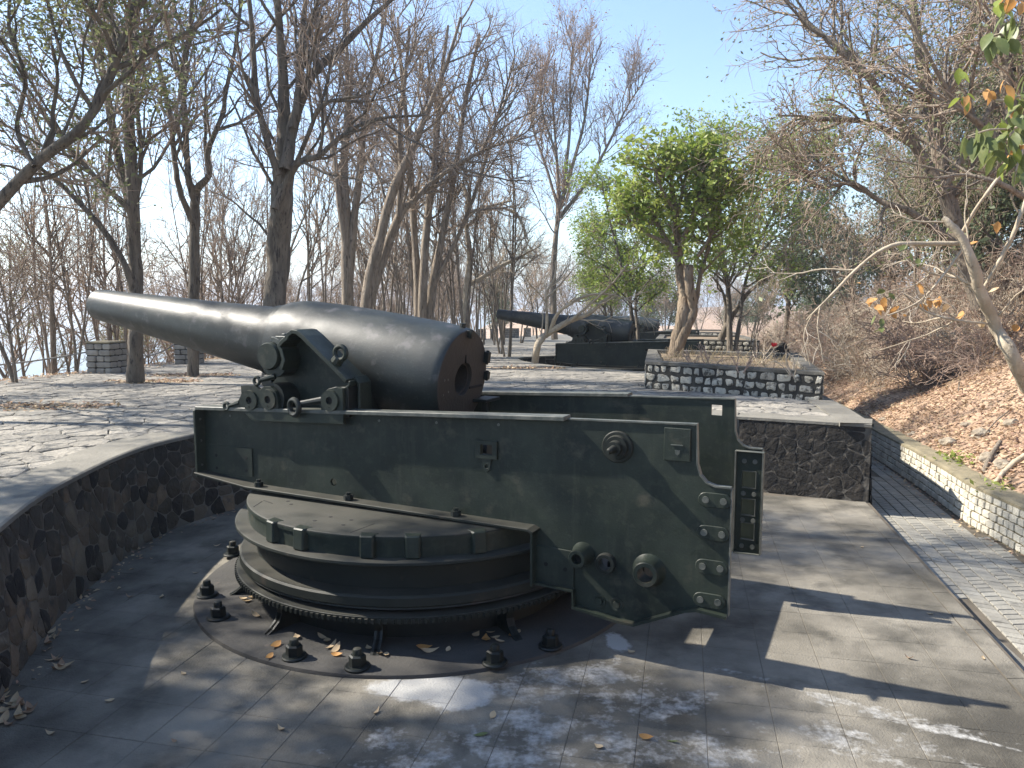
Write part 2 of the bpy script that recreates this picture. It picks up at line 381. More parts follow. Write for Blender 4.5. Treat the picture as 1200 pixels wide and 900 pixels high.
def rounded(P, k=.25):
    """cut the corners of a polygon so that a stone loses its sharp points"""
    out = []; n = len(P)
    for i in range(n):
        a, b, c = P[i-1], P[i], P[(i+1) % n]
        out.append((b[0]+(a[0]-b[0])*k, b[1]+(a[1]-b[1])*k)); out.append((b[0]+(c[0]-b[0])*k, b[1]+(c[1]-b[1])*k))
    return out
def stone(mb, P, c, f, base, top, rng, dome=.0, inset=.1, rough=.004):
    n = len(P)
    lo = [f(u, v, base) for u, v in P]
    md = [f(u, v, top*.55+rng.uniform(-rough, rough)) for u, v in P]
    tp = [f(u+(c[0]-u)*inset, v+(c[1]-v)*inset, top+rng.uniform(-rough, rough)) for u, v in P]
    ce = [f(c[0], c[1], top+dome)]
    fs = [(i, (i+1) % n, n+(i+1) % n, n+i) for i in range(n)]+[(n+i, n+(i+1) % n, 2*n+(i+1) % n, 2*n+i) for i in range(n)]
    fs += [(2*n+i, 2*n+(i+1) % n, 3*n) for i in range(n)]
    mb.add(lo+md+tp+ce, fs)
def pieces(name, cells, key, f, base, topf, rng, mats, parent, limit=300, dome=0, inset=.1, rough=.004, stuff=None, localize=True):
    """nearest `limit` cells become parts, the others one stuff part"""
    cells = sorted(cells, key=key)
    for c, P in cells[:limit]:
        mb = MB(); stone(mb, P, c, f, base, topf(), rng, dome, inset, rough)
        o = mb.build(name, mats[rng.randrange(len(mats))] if isinstance(mats, list) else mats, parent, bevel=-1)
    rest = cells[limit:]
    if rest:
        mb = MB()
        for c, P in rest: stone(mb, P, c, f, base, topf(), rng, dome, inset, rough)
        o = mb.build(stuff or name, mats[0] if isinstance(mats, list) else mats, parent, bevel=-1); o['kind'] = 'stuff'

exec_order = []
# ------------------------------------------------------------------ terrain and sea
def BS(e): return .58*min(e, 9)+.36*min(max(0, e-9), 20)+.10*min(max(0, e-29), 120)
def HF(y): return max(.12, min(1, 1-(y-24)/40))
def terrain():
    ys = list(np.arange(-40, 60, 1.0))+list(np.arange(60, 130, 3.0))+[130, 150, 180, 230, 300, 400, 600]
    rows = []
    offL = [-900, -600, -400, -260, -180, -130, -100, -75, -55, -40, -30, -22, -16, -12, -9, -7, -5, -3.5, -2.4, -1.5, -.8, -.25]
    offR = [.3, .6, .9, 1.2, 1.6, 2, 2.5, 3, 3.6, 4.2, 5, 6, 7, 8, 9.5, 11, 13, 15, 18, 22, 28, 36, 50, 80, 130, 250, 500, 900]
    vs = []; nc = None
    for y in ys:
        xl, xr = left_x(y), wall_x(y)
        row = []
        for o in offL:
            e = -o; z = zt(min(y, 120))-.06-.50*max(0, e-.4)
            z = max(z, -75)+noise.noise(Vector((o*.35+xl, y*.35, 0)))*min(.5, e*.12)
            row.append((xl+o, y, z))
        row.append((xl+.2, y, zt(min(y, 120))-.06)); row.append((xl+.4, y, -1.0-drop(y))); row.append((xr+.02, y, -1.0-drop(y))); 
        for o in offR:
            e = o-.3
            z = .34-drop(min(y, 120))+BS(e)*HF(y)
            z += (noise.noise(Vector((xr+o, y, 3))*.45)*.5+noise.noise(Vector((xr+o, y, 9))*1.6)*.12)*min(1, e*.5)
            row.append((xr+o, y, z))
        nc = len(row); vs += row
    nr = len(ys)
    fs = [(i*nc+j, i*nc+j+1, (i+1)*nc+j+1, (i+1)*nc+j) for i in range(nr-1) for j in range(nc-1)]
    me = bpy.data.meshes.new('ground'); me.from_pydata(vs, [], fs)
    o = mesh_obj('ground', me, M['bank'], smooth=True); tag(o, kind='structure')
    # beyond the platform, a low rise closes the view
    sea = MB(); sea.v = [(-40000, -20000, -58), (40000, -20000, -58), (40000, 45000, -58), (-40000, 45000, -58)]; sea.f = [[0, 1, 2, 3]]; sea.mi = [0]; sea.sm = [False]
    sm = mat('sea_water', (.10, .17, .19), (.12, .20, .22), rough=.35, scale=.002, bump=.6, bscale=.15, coord='World')
    tag(sea.build('sea', sm, bevel=-1), kind='structure')
terrain()
def bank_z(x, y):
    e = x-wall_x(y)-.3
    if e < 0: return .3
    z = .34-drop(min(y, 120))+BS(e)*HF(y)
    return z+(noise.noise(Vector((x, y, 3))*.45)*.5+noise.noise(Vector((x, y, 9))*1.6)*.12)*min(1, e*.5)
def slope_z(x, y):
    e = left_x(y)-x
    return zt(y)-.06-.5*max(0, e-.4)

# ------------------------------------------------------------------ terrace with the gun pits
BAY = [(-1.2, 1.35), (-2.1, 2.3), (-2.9, 3.4), (-3.5, 4.5), (-3.93, 5.72), (-4.2, 6.7), (-4.34, 7.7), (-4.40, 8.5), (-4.35, 9.19), (-4.08, 9.93), (-3.6, 10.62), (-2.8, 11.25), (-1.7, 11.75), (-.5, 11.98), (.8, 12.0), (2.1, 11.82), (3.39, 11.42)]
def smooth_line(P, n=3):
    out = []
    for i in range(len(P)-1):
        p0 = P[max(0, i-1)]; p1 = P[i]; p2 = P[i+1]; p3 = P[min(len(P)-1, i+2)]
        for k in range(n):
            t = k/n
            out.append(tuple(.5*((2*p1[j])+(-p0[j]+p2[j])*t+(2*p0[j]-5*p1[j]+4*p2[j]-p3[j])*t*t+(-p0[j]+3*p1[j]-3*p2[j]+p3[j])*t**3) for j in (0, 1)))
    out.append(tuple(P[-1])); return out
BAYS = smooth_line(BAY, 3)
SH = (4.62, 20.27)
pits = []
for k in (0, 1, 2):
    pits.append([(x+SH[0]*k, y+SH[1]*k) for x, y in BAYS])
near_entry = (edge_x(1.0), 1.0)
outline = []
outline.append((edge_x(-8), -8)); outline.append(near_entry)
for k, P in enumerate(pits):
    if k: outline.append((edge_x(1.0+SH[1]*k), 1.0+SH[1]*k))
    outline += P
    outline.append((edge_x(CORNER.y+SH[1]*k), CORNER.y+SH[1]*k))
outline += [(edge_x(84), 84)]
outline += [(left_x(y)+.3, y) for y in (84, 75, 68, 60, 54, 48, 42, 36, 31, 26, 21, 14, 8, 5, 0, -8)]
def inside(x, y, P):
    c = False; n = len(P); j = n-1
    for i in range(n):
        xi, yi = P[i]; xj, yj = P[j]
        if (yi > y) != (yj > y) and x < (xj-xi)*(y-yi)/(yj-yi)+xi: c = not c
        j = i
    return c
def terrace():
    rng = random.Random(4)
    root = empty('terrace', (0, 0, 0), kind='structure')
    mb = MB()
    # bed of the paving; subdivided so that it follows the fall of the ground
    L3 = [[Vector((x, y, 0)) for x, y in outline]]
    tr = tessellate_polygon(L3)
    bm = bmesh.new(); vv = [bm.verts.new((x, y, 0)) for x, y in outline]
    for t in tr: bm.faces.new([vv[i] for i in t])
    for yy in range(12, 84, 4):
        bmesh.ops.bisect_plane(bm, geom=bm.verts[:]+bm.edges[:]+bm.faces[:], plane_co=(0, yy, 0), plane_no=(0, 1, 0))
    for v in bm.verts: v.co.z = zt(v.co.y)-.004
    bmesh.ops.recalc_face_normals(bm, faces=bm.faces)
    top = bm.faces[:]
    if sum(f.normal.z for f in top) < 0: bmesh.ops.reverse_faces(bm, faces=top)
    r = bmesh.ops.extrude_face_region(bm, geom=top)
    vs = [g for g in r['geom'] if isinstance(g, bmesh.types.BMVert)]
    for v in vs: v.co.z -= 1.4
    bmesh.ops.recalc_face_normals(bm, faces=bm.faces)
    me = bpy.data.meshes.new('paving_bed'); bm.to_mesh(me); bm.free()
    mesh_obj('paving_bed', me, M['joint'], root, smooth=False)
    # coping: a smooth concrete band round each pit and along the path
    def coping(line, wd, name, lift=.016):
        mb = MB(); n = len(line); nor = []
        for i in range(n):
            a = line[max(0, i-1)]; b = line[min(n-1, i+1)]; dx, dy = b[0]-a[0], b[1]-a[1]; l = hypot(dx, dy); nor.append((-dy/l, dx/l))
        vs = []
        for (x, y), (nx, ny) in zip(line, nor):
            xi, yi = x+nx*wd, y+ny*wd; xo, yo = x-nx*.025, y-ny*.025
            vs += [(xo, yo, zt(y)-.035), (xo, yo, zt(y)+lift-.012), (xo+nx*.02, yo+ny*.02, zt(y)+lift), (xi, yi, zt(yi)+lift), (xi, yi, zt(yi)-.04)]
        fs = [(i*5+j, i*5+j+1, (i+1)*5+j+1, (i+1)*5+j) for i in range(n-1) for j in range(4)]
        mb.add(vs, fs); return mb.build(name, M['coping'], root, bevel=-1)
    for k, P in enumerate(pits[:2]):
        coping(P, .55, 'coping')
        a, b = P[-1], (edge_x(CORNER.y+SH[1]*k), CORNER.y+SH[1]*k)
        dx, dy = b[0]-a[0], b[1]-a[1]
        coping([(a[0]+dx*t-.0, a[1]+dy*t) for t in np.linspace(0, 1, 9)], .5, 'coping')
        y0 = CORNER.y+SH[1]*k
        coping([(edge_x(y), y) for y in np.linspace(y0+.0, y0+10.4, 20)], .42, 'coping', .020)
    # flagstones
    def keep(x, y):
        if not inside(x, y, outline): return False
        if x > edge_x(y)-.45 and y > 10: return False
        for P in pits[:2]:
            if min((x-a)**2+(y-b)**2 for a, b in P) < .42**2: return False
            a, b = Vector(P[-1]), Vector((edge_x(CORNER.y+P[0][1]-BAYS[0][1]), CORNER.y+P[0][1]-BAYS[0][1])); t = max(0, min(1, (Vector((x, y))-a).dot(b-a)/(b-a).length_squared))
            if (a.lerp(b, t)-Vector((x, y))).length < .46: return False
        for (hx, hy, hr, hs) in HOLES:
            if ((x-hx)/hr)**2+((y-hy)/hs)**2 < 1: return False
        return True
    def f(u, v, h): return Vector((u, v, zt(v)+h))
    cells = [c for c in voronoi(-16, 8, 3, 20, 0.40, .014, rng, keep=keep)]
    cells += [c for c in voronoi(-13, 14, 20, 46, .62, .02, rng, keep=keep)]
    cells = [c for c in cells if abs(c[0][0]) < .75*c[0][1]+1.5]
    cells = [(c, rounded(P, .14)) for c, P in cells]
    hid = lambda c: 1000 if (c[0][1] > 12 and c[0][0] > -1.5 and c[0][0] < 2.2 and c[0][1] < 14) else 0
    pieces('flagstone', cells, lambda c: hypot(*c[0])+hid(c), f, -.03, lambda: .012+rng.uniform(-.006, .008), rng, M['flag'], root, 300, dome=.003, inset=.06, rough=.003, stuff='flagstone_field')
    # far paving beyond
    return root
HOLES = [(-8.1, 12.6, 1.5, .55), (-8.4, 17.9, 1.0, .6), (-8.3, 19.9, 1.1, .6), (.4, 23.0, 1.1, .5)]
terrace_root = terrace()
def tree_pit(x, y, rx, ry, seed, label):
    """bare soil patch in the paving with leaves on it"""
    rng = random.Random(seed); mb = MB(); n = 28
    vs = [(x, y, zt(y)-.008)]+[(x+rx*1.15*cos(a)*(1+.12*sin(3*a+seed)), y+ry*1.2*sin(a), zt(y)-.006) for a in np.linspace(0, 2*pi, n, False)]
    mb.add(vs, [(0, 1+i, 1+(i+1) % n) for i in range(n)])
    o = mb.build('soil_patch', M['soil'], bevel=-1); tag(o, kind='structure')
for i, (hx, hy, hr, hs) in enumerate(HOLES): tree_pit(hx, hy, hr, hs, i, '')

# pit walls of rubble stone
def arc_param(line):
    s = [0]
    for a, b in zip(line, line[1:]): s.append(s[-1]+hypot(b[0]-a[0], b[1]-a[1]))
    return np.array(s), np.array(line)
def line_fn(line, batter, z0, ztop, side=1):
    s, P = arc_param(line)
    def f(u, v, h):
        x = np.interp(u, s, P[:, 0]); y = np.interp(u, s, P[:, 1])
        x2 = np.interp(u+.15, s, P[:, 0]); y2 = np.interp(u+.15, s, P[:, 1]); x1 = np.interp(u-.15, s, P[:, 0]); y1 = np.interp(u-.15, s, P[:, 1])
        dx, dy = x2-x1, y2-y1; l = hypot(dx, dy) or 1
        nx, ny = dy/l*side, -dx/l*side            # into the pit
        off = h+batter*(ztop-v)/(ztop-z0)
        return Vector((x+nx*off, y+ny*off, v))
    return f, s[-1]
def rubble_wall(name, line, z0, ztop, batter, mats, mortar, cell, gap, seed, label, proud=.012, parent=None, umin=0, umax=None, limit=300, square=False, top=None, back=None, cat='wall', dome=.012):
    rng = random.Random(seed)
    f, L = line_fn(line, batter, z0, ztop)
    umax = umax or L
    root = parent or empty(name, (line[len(line)//2][0], line[len(line)//2][1], z0), label=label, cat=cat)
    off = Vector(root.location)
    g = lambda u, v, h: f(u, v, h)-off
    mb = MB(); n = max(2, int(L/.15)); 
    us = np.linspace(0, L, n); zs = np.linspace(z0-.02, ztop, 8)
    vs = [g(u, z, 0)+Vector((0, 0, 0)) for u in us for z in zs]+[g(u, z, -.12) for u in us for z in zs]
    k = len(zs); N = n*k
    fs = [(i*k+j, (i+1)*k+j, (i+1)*k+j+1, i*k+j+1) for i in range(n-1) for j in range(k-1)]
    fs += [(i*k+k-1, (i+1)*k+k-1, N+(i+1)*k+k-1, N+i*k+k-1) for i in range(n-1)]
    mb.add(vs, fs, 0, False)
    mb.build('mortar', mortar, root, bevel=-1)
    cells = []
    if square:
        rows = square; hh = (ztop-z0)/rows
        for r_ in range(rows):
            u = rng.uniform(-.1, 0); 
            while u < L:
                wdt = cell*rng.uniform(.65, 1.35); a = max(u, 0)+gap/2; b = min(u+wdt, L)-gap/2
                if b-a > .04:
                    v0 = z0+r_*hh+gap/2; v1 = z0+(r_+1)*hh-gap/2; j = lambda m: rng.uniform(-m, m)
                    q = min(.028, gap*.8)
                    P = [(a+j(q), v0+j(q)), ((a+b)/2, v0+j(q)*.7), (b+j(q), v0+j(q)), (b+j(q), v1+j(q)), ((a+b)/2, v1+j(q)*.7), (a+j(q), v1+j(q))]
                    P = clip_rect(rounded(P, .18), 0, L, z0, ztop)
                    if P: cells.append((((a+b)/2, (v0+v1)/2), P))
                u += wdt
    else:
        for c, P in voronoi(umin, umax, z0, ztop, cell, gap, rng, sy=cell*.8, jit=.9):
            P = clip_rect(P, umin, umax, z0, ztop-.02)
            if len(P) >= 3 and umin < c[0] < umax:
                cx = sum(p[0] for p in P)/len(P); cy = sum(p[1] for p in P)/len(P)
                cells.append(((cx, cy), rounded(P, .2)))
    pieces('stone', cells, lambda c: (f(c[0][0], c[0][1], 0)-Vector((0, 0, 2.8))).length, g, -.02, lambda: rng.uniform(.5, 1.3)*proud, rng, mats, root, limit, dome=dome, inset=.2, rough=.004, stuff='stone_field')
    return root
wl = pits[0]
rubble_wall('pit_wall', wl[0:len(wl)], 0, 1.07, .13, [M['rub1'], M['rub1'], M['rub3'], M['rub1'], M['rub2']], M['mortar_dark'], .22, .013, 11, 'curved rubble stone wall around the near gun pit, dark with damp')
blk = [(3.41, 11.41), (4.2, 11.02), (5.04, 10.63)]
rubble_wall('block_wall', blk, 0, 1.07, .10, [M['rub2']], M['mortar_dark2'], .21, .012, 12, 'short blackened stone face right of the large gun, ending at the path', proud=.006, dome=.004)
blk2 = [(edge_x(y), y) for y in np.linspace(10.63, 21.2, 30)]
rubble_wall('terrace_side_wall', blk2, -.30, .82, .06, [M['rub2']], M['mortar_black'], .26, .02, 13, 'long side wall of the terrace facing the paver path', limit=120)
rubble_wall('pit_wall', pits[1], -.43, .60, .1, [M['rub2']], M['mortar_dark'], .4, .03, 14, 'curved wall around the pit of the second gun, mostly out of sight', limit=60)

# pit floors
def tile_mesh(sx, sy, name, th=.03, bev=.006):
    mb = MB(); P = [(-sx/2, -sy/2), (sx/2, -sy/2), (sx/2, sy/2), (-sx/2, sy/2)]
    lo = [(x, y, -th) for x, y in P]; md = [(x, y, -bev) for x, y in P]; tp = [(x*(1-2*bev/sx), y*(1-2*bev/sy), 0) for x, y in P]
    mb.add(lo+md+tp, [(i, (i+1) % 4, 4+(i+1) % 4, 4+i) for i in range(4)]+[(4+i, 4+(i+1) % 4, 8+(i+1) % 4, 8+i) for i in range(4)]+[(8, 9, 10, 11)])
    me = bpy.data.meshes.new(name); me.from_pydata(mb.v, [], mb.f); me.materials.append(M['floor']); return me
ang = atan2(D.y, D.x)-pi/2
def pit_floor():
    rng = random.Random(8)
    root = empty('pit_floor', (0, 0, 0), kind='structure')
    n = 0
    P = [(edge_x(-3), -3)]+[(x, y) for x, y in pits[0]]+[(CORNER.x, CORNER.y)]
    # floor edge toward the path is the slab edge
    def ex(y): return 3.875+(y-5.547)*.2195
    P = [(ex(1.2), 1.2), (-1.2, 1.2)]+[(x, y) for x, y in pits[0]]+[(CORNER.x, CORNER.y)]
    mb = MB(); mb.poly([[(x, y) for x, y in P]], lambda u, v, h: Vector((u, v, h)), -.35, -.0035)
    mb.build('floor_slab', M['joint_dark'], root, bevel=-1)
    # edge kerb of the slab
    mb = MB(); ys = np.linspace(1.2, 10.6, 12)
    for a, b in zip(ys, ys[1:]):
        vs = []
        for y in (a+.004, b-.004):
            x = ex(y)+.012; vs += [(x-.17, y, -.3), (x-.17, y, .004), (x-.02, y, .006), (x, y, -.012), (x, y, -.3)]
        mb.add(vs, [(i, i+1, 5+i+1, 5+i) for i in range(4)]+[(0, 1, 2, 3, 4), (9, 8, 7, 6, 5)])
    mb.build('slab_edge', M['floor'], root, bevel=-1)
    S = .44
    me = [tile_mesh(S-.003, S-.003, 'tile', bev=.003) for _ in range(1)]
    mbr = MB(); cand = []
    o = Vector((ex(5.547)-.17, 5.547)); ax = Vector((D.y, -D.x)); 
    for i in range(-24, 0):
        for j in range(-10, 20):
            c = o+ax*((i+.5)*S)+D*((j+.5)*S+ (0))
            if not inside(c.x, c.y, P): continue
            if c.x > 3.2 and c.y > 10.9: continue
            if (c.x+.924)**2+(c.y-7.638)**2 < 1.8**2: continue
            cand.append((c.length, c))
    cand.sort(key=lambda t: t[0] if (t[1].y > 4.0 and abs(t[1].x) < .72*t[1].y+.4) else 100+t[0])
    for k, (l, c) in enumerate(cand):
        z = rng.uniform(-.001, .001)
        if k < 300:
            t = bpy.data.objects.new('tile', me[0]); COL.objects.link(t); t.parent = root
            t.location = (c.x, c.y, z); t.rotation_euler = (rng.uniform(-.003, .003), rng.uniform(-.003, .003), ang)
        else:
            m = Matrix.Translation((c.x, c.y, z)) @ Matrix.Rotation(ang, 4, 'Z')
            mbr.box(-S/2+.003, S/2-.003, -S/2+.003, S/2-.003, -.03, 0, 0, m)
    if mbr.v: mbr.build('tile_field', M['floor'], root, bevel=-1)['kind'] = 'stuff'
    # second pit
    mb = MB(); mb.poly([[(x+SH[0], y+SH[1]) for x, y in P]], lambda u, v, h: Vector((u, v, h)), -.8, -.43)
    tag(mb.build('far_pit_floor', M['coping'], bevel=-1), kind='structure')
    mb = MB(); mb.poly([[(x+2*SH[0], y+2*SH[1]) for x, y in P]], lambda u, v, h: Vector((u, v, h)), -1.2, -.86)
    tag(mb.build('farther_pit_floor', M['coping'], bevel=-1), kind='structure')
pit_floor()

# path of pavers, concrete strip and low wall
def path():
    rng = random.Random(21)
    root = empty('path', (0, 0, 0), kind='structure')
    def sw(y): return max(.005, min(.26, (8.6-y)*.11))
    def px0(y): return (3.875+(y-5.547)*.2195) if y < CORNER.y else edge_x(y)
    mb = MB(); ys = np.concatenate([np.arange(-3, 12, 1.0), np.arange(12, 84, 3.0)])
    vs = []
    for y in ys: vs += [(px0(y)-.1, y, ZP-drop(y)-.012), (wall_x(y)+.1, y, ZP-drop(y)-.012)]
    mb.add(vs, [(2*i, 2*i+1, 2*i+3, 2*i+2) for i in range(len(ys)-1)])
    mb.build('path_bed', M['joint_dark'], root, bevel=-1)
    mb = MB(); vs = []
    for y in ys: vs += [(px0(y)-.02, y, ZP-drop(y)+.002), (px0(y)+sw(y), y, ZP-drop(y)+.002), (px0(y)+sw(y), y, ZP-drop(y)-.02)]
    mb.add(vs, [(3*i+j, 3*i+j+1, 3*i+4+j, 3*i+3+j) for i in range(len(ys)-1) for j in (0, 1)])
    mb.build('concrete_strip', M['coping'], root, bevel=-1)
    # zigzag pavers: alternately skewed parallelograms
    a, b, sk = .165, .115, .026
    def pm(s):
        g = .0075; P = [(-a/2+g, -b/2+g), (a/2-g, -b/2+g), (a/2-g, b/2-g), (-a/2+g, b/2-g)]
        P = [(x, y+x*s*sk/(a/2)) for x, y in P]
        lo = [(x, y, -.03) for x, y in P]; md = [(x, y, -.005) for x, y in P]; tp = [(x*.95, y*.93, 0) for x, y in P]
        me = bpy.data.meshes.new('paver'); me.from_pydata(lo+md+tp, [], [(i, (i+1) % 4, 4+(i+1) % 4, 4+i) for i in range(4)]+[(4+i, 4+(i+1) % 4, 8+(i+1) % 4, 8+i) for i in range(4)]+[(8, 9, 10, 11)])
        me.materials.append(M['paver']); return me
    ms = {1: pm(1), -1: pm(-1)}
    ax = Vector((D.y, -D.x)); o = Vector((3.875+.30, 5.547)); cand = []
    for j in range(-30, 420):
        for i in range(-6, 30):
            c = o+ax*((i+.5)*a)+D*((j+.5)*b)
            if c.x < px0(c.y)+sw(c.y)+.02+a/2 or c.x > wall_x(c.y)-.10: continue
            if c.y < 4.2 or (c.y > 13 and c.x < edge_x(c.y)+.7): continue
            cand.append((c.length, c, 1 if i % 2 else -1))
    cand.sort(key=lambda t: t[0] if t[1].x < .70*t[1].y else 1000+t[0])
    mbr = MB()
    for k, (l, c, s) in enumerate(cand):
        z = ZP-drop(c.y)+.004+rng.uniform(-.003, .003)
        if k < 300:
            t = bpy.data.objects.new('paver', ms[s]); COL.objects.link(t); t.parent = root; t.location = (c.x, c.y, z)
            t.rotation_euler = (rng.uniform(-.01, .01), rng.uniform(-.01, .01), ang)
        elif c.y < 30:
            m = Matrix.Translation((c.x, c.y, z)) @ Matrix.Rotation(ang, 4, 'Z')
            g = .0075; P = [(-a/2+g, -b/2+g), (a/2-g, -b/2+g), (a/2-g, b/2-g), (-a/2+g, b/2-g)]; P = [(x, y+x*s*sk/(a/2)) for x, y in P]
            vs = [m @ Vector((x, y, -.02)) for x, y in P]+[m @ Vector((x, y, 0)) for x, y in P]
            mbr.add(vs, [(i, (i+1) % 4, 4+(i+1) % 4, 4+i) for i in range(4)]+[(4, 5, 6, 7)])
    mbr.build('paver_field', M['paver'], root, bevel=-1)['kind'] = 'stuff'
path()
def low_wall():
    rng = random.Random(31)
    ys = list(np.arange(6.0, 46, .5))
    root = empty('low_stone_wall', (6.1, 10, ZP), label='long low wall of pale squared stones holding the leafy bank beside the path', cat='wall')
    off = Vector(root.location)
    # core and cap
    mb = MB(); vs = []
    for y in ys:
        x = wall_x(y); d = drop(y)
        vs += [(x+.012, y, ZP-.1-d), (x+.012, y, .365-d), (x+.34, y, .365-d), (x+.34, y, ZP-.1-d)]
    vs = [Vector(v)-off for v in vs]; n = len(ys)
    mb.add(vs, [(i*4+j, i*4+j+1, (i+1)*4+j+1, (i+1)*4+j) for i in range(n-1) for j in range(3)])
    mb.build('core', M['moss'], root, bevel=-1)
    mb = MB(); vs = []
    for y in ys:
        x = wall_x(y); d = drop(y); w_ = noise.noise(Vector((0, y, 5)))*.02
        vs += [(x-.012+w_, y, .35-d), (x-.012+w_, y, .385-d), (x+.04, y, .40-d+w_), (x+.36, y, .39-d-w_), (x+.38, y, .30-d)]
    vs = [Vector(v)-off for v in vs]
    mb.add(vs, [(i*5+j, i*5+j+1, (i+1)*5+j+1, (i+1)*5+j) for i in range(n-1) for j in range(4)])
    mb.build('cap', M['moss'], root, bevel=-1)
    cells = []; rows = 5; hh = (.36-ZP)/rows
    for r in range(rows):
        y = 6.0+rng.uniform(0, .1)
        while y < 44:
            L = rng.uniform(.10, .21); v0 = ZP+r*hh; g = .010
            j = lambda: rng.uniform(-.006, .006)
            a, b = y+g, y+L-g
            P = [(a+j(), v0+g+j()), (b+j(), v0+g+j()), (b+j(), v0+hh-g+j()), (a+j(), v0+hh-g+j())]
            cells.append(((y+L/2, v0+hh/2), rounded(P, .08))); y += L
    def f(u, v, h): return Vector((wall_x(u)+.012-h, u, v-drop(u)))-off
    def key(c):
        y = c[0][0]; x = wall_x(y); return hypot(x, y) if x < .68*y else 100+y
    pieces('block', cells, key, f, -.01, lambda: rng.uniform(.014, .028), rng, M['ashlar'], root, 300, dome=.002, inset=.08, rough=.003, stuff='block_field')
low_wall()

# planters
def planter(A, B, back, z0, h, label, seed, rows, limit, cell=.25):
    rng = random.Random(seed); A = Vector(A); B = Vector(B)
    A2, B2 = Vector(back[0]), Vector(back[1])
    root = empty('planter', (A.x, A.y, z0), label=label, cat='planter', group='stone planters')
    off = Vector(root.location)
    lines = [([A2, A], 'l'), ([A, B], 'f'), ([B, B2], 'r')]
    for ln, q in lines:
        L = (ln[1]-ln[0]).length; n = max(3, int(L/.3))
        pts = [tuple(ln[0].lerp(ln[1], t)) for t in np.linspace(0, 1, n)]
        rubble_wall('x', pts, z0-.05, z0+h, 0, M['pale'], M['mortar_black'], cell, .06, seed+ord(q), '', proud=.022, parent=root, square=rows, limit=limit if q == 'f' else 16, dome=.008)
    # coping ring and soil
    inner = lambda p, c, t=.3: p+(c-p).normalized()*t
    cen = (A+B+A2+B2)/4; Q = [A, B, B2, A2]
    mb = MB()
    vs = []
    for p in Q:
        o = p+(p-cen).normalized()*.03; i = inner(p, cen, .42); dz = z0-drop(p.y)+drop(A.y)
        vs += [(o.x, o.y, z0+h-.01), (o.x, o.y, z0+h+.045), (i.x, i.y, z0+h+.045), (i.x, i.y, z0+h-.1)]
    vs = [Vector(v)-off for v in vs]
    mb.add(vs, [(i*4+j, i*4+(j+1) % 4, ((i+1) % 4)*4+(j+1) % 4, ((i+1) % 4)*4+j) for i in range(4) for j in range(4)])
    mb.build('coping', M['coping_dark'], root, bevel=-1)
    mb = MB(); mb.poly([[tuple(inner(p, cen, .3)) for p in Q]], lambda u, v, hh: Vector((u, v, hh))-off, z0, z0+h-.04)
    mb.build('soil', M['soil'], root, bevel=-1)
    return root
PZ = zt(14.7)
planter((2.8, 16.0), (5.5, 13.5), ((3.6, 20.2), (6.9, 18.6)), PZ, .50, 'near stone planter with black joints holding a green tree and dry stems', 51, 3, 60)
planter((6.6, 35.2), (10.7, 33.2), ((7.6, 39.5), (11.6, 38.6)), zt(34), .55, 'middle stone planter behind the near one, beside the second gun', 52, 3, 40)
planter((11.2, 55.2), (15.5, 53.2), ((12, 60), (16.4, 59)), zt(54), .6, 'farthest stone planter, small below the leaning dark tree', 53, 3, 20, cell=.4)

# ------------------------------------------------------------------ the guns
# gun frame: x along the slide toward the breech, y across (near side negative), z up from the pit floor
PLATE = [(-2.08, 1.06), (-2.08, 1.715), (1.91, 1.868), (2.94, 1.895), (2.945, 1.60), (2.97, 1.52), (3.02, 1.465), (3.09, 1.442), (3.20, 1.442),
         (3.20, .475), (2.98, .495), (2.90, .475), (2.50, .290), (2.36, .295), (1.99, .345), (1.99, .48), (1.63, .49), (1.63, .95), (-1.4, .985)]
def ngon(cx, cz, r, n=16, a0=0): return [(cx+r*cos(a0+2*pi*i/n), cz+r*sin(a0+2*pi*i/n)) for i in range(n)]
def rect(x0, x1, z0, z1): return [(x0, z0), (x1, z0), (x1, z1), (x0, z1)]
def oblong(cx, cz, L, r, n=8, tilt=0):
    P = [(cx+L/2+r*cos(-pi/2+pi*i/n), cz+r*sin(-pi/2+pi*i/n)) for i in range(n+1)]+[(cx-L/2+r*cos(pi/2+pi*i/n), cz+r*sin(pi/2+pi*i/n)) for i in range(n+1)]
    return P
def hexnut(mb, c, axis, r, h, mi=0):
    mb.lathe([(0, 0), (0, r), (h, r), (h, 0)], c, axis, 6, mi, sm=False)
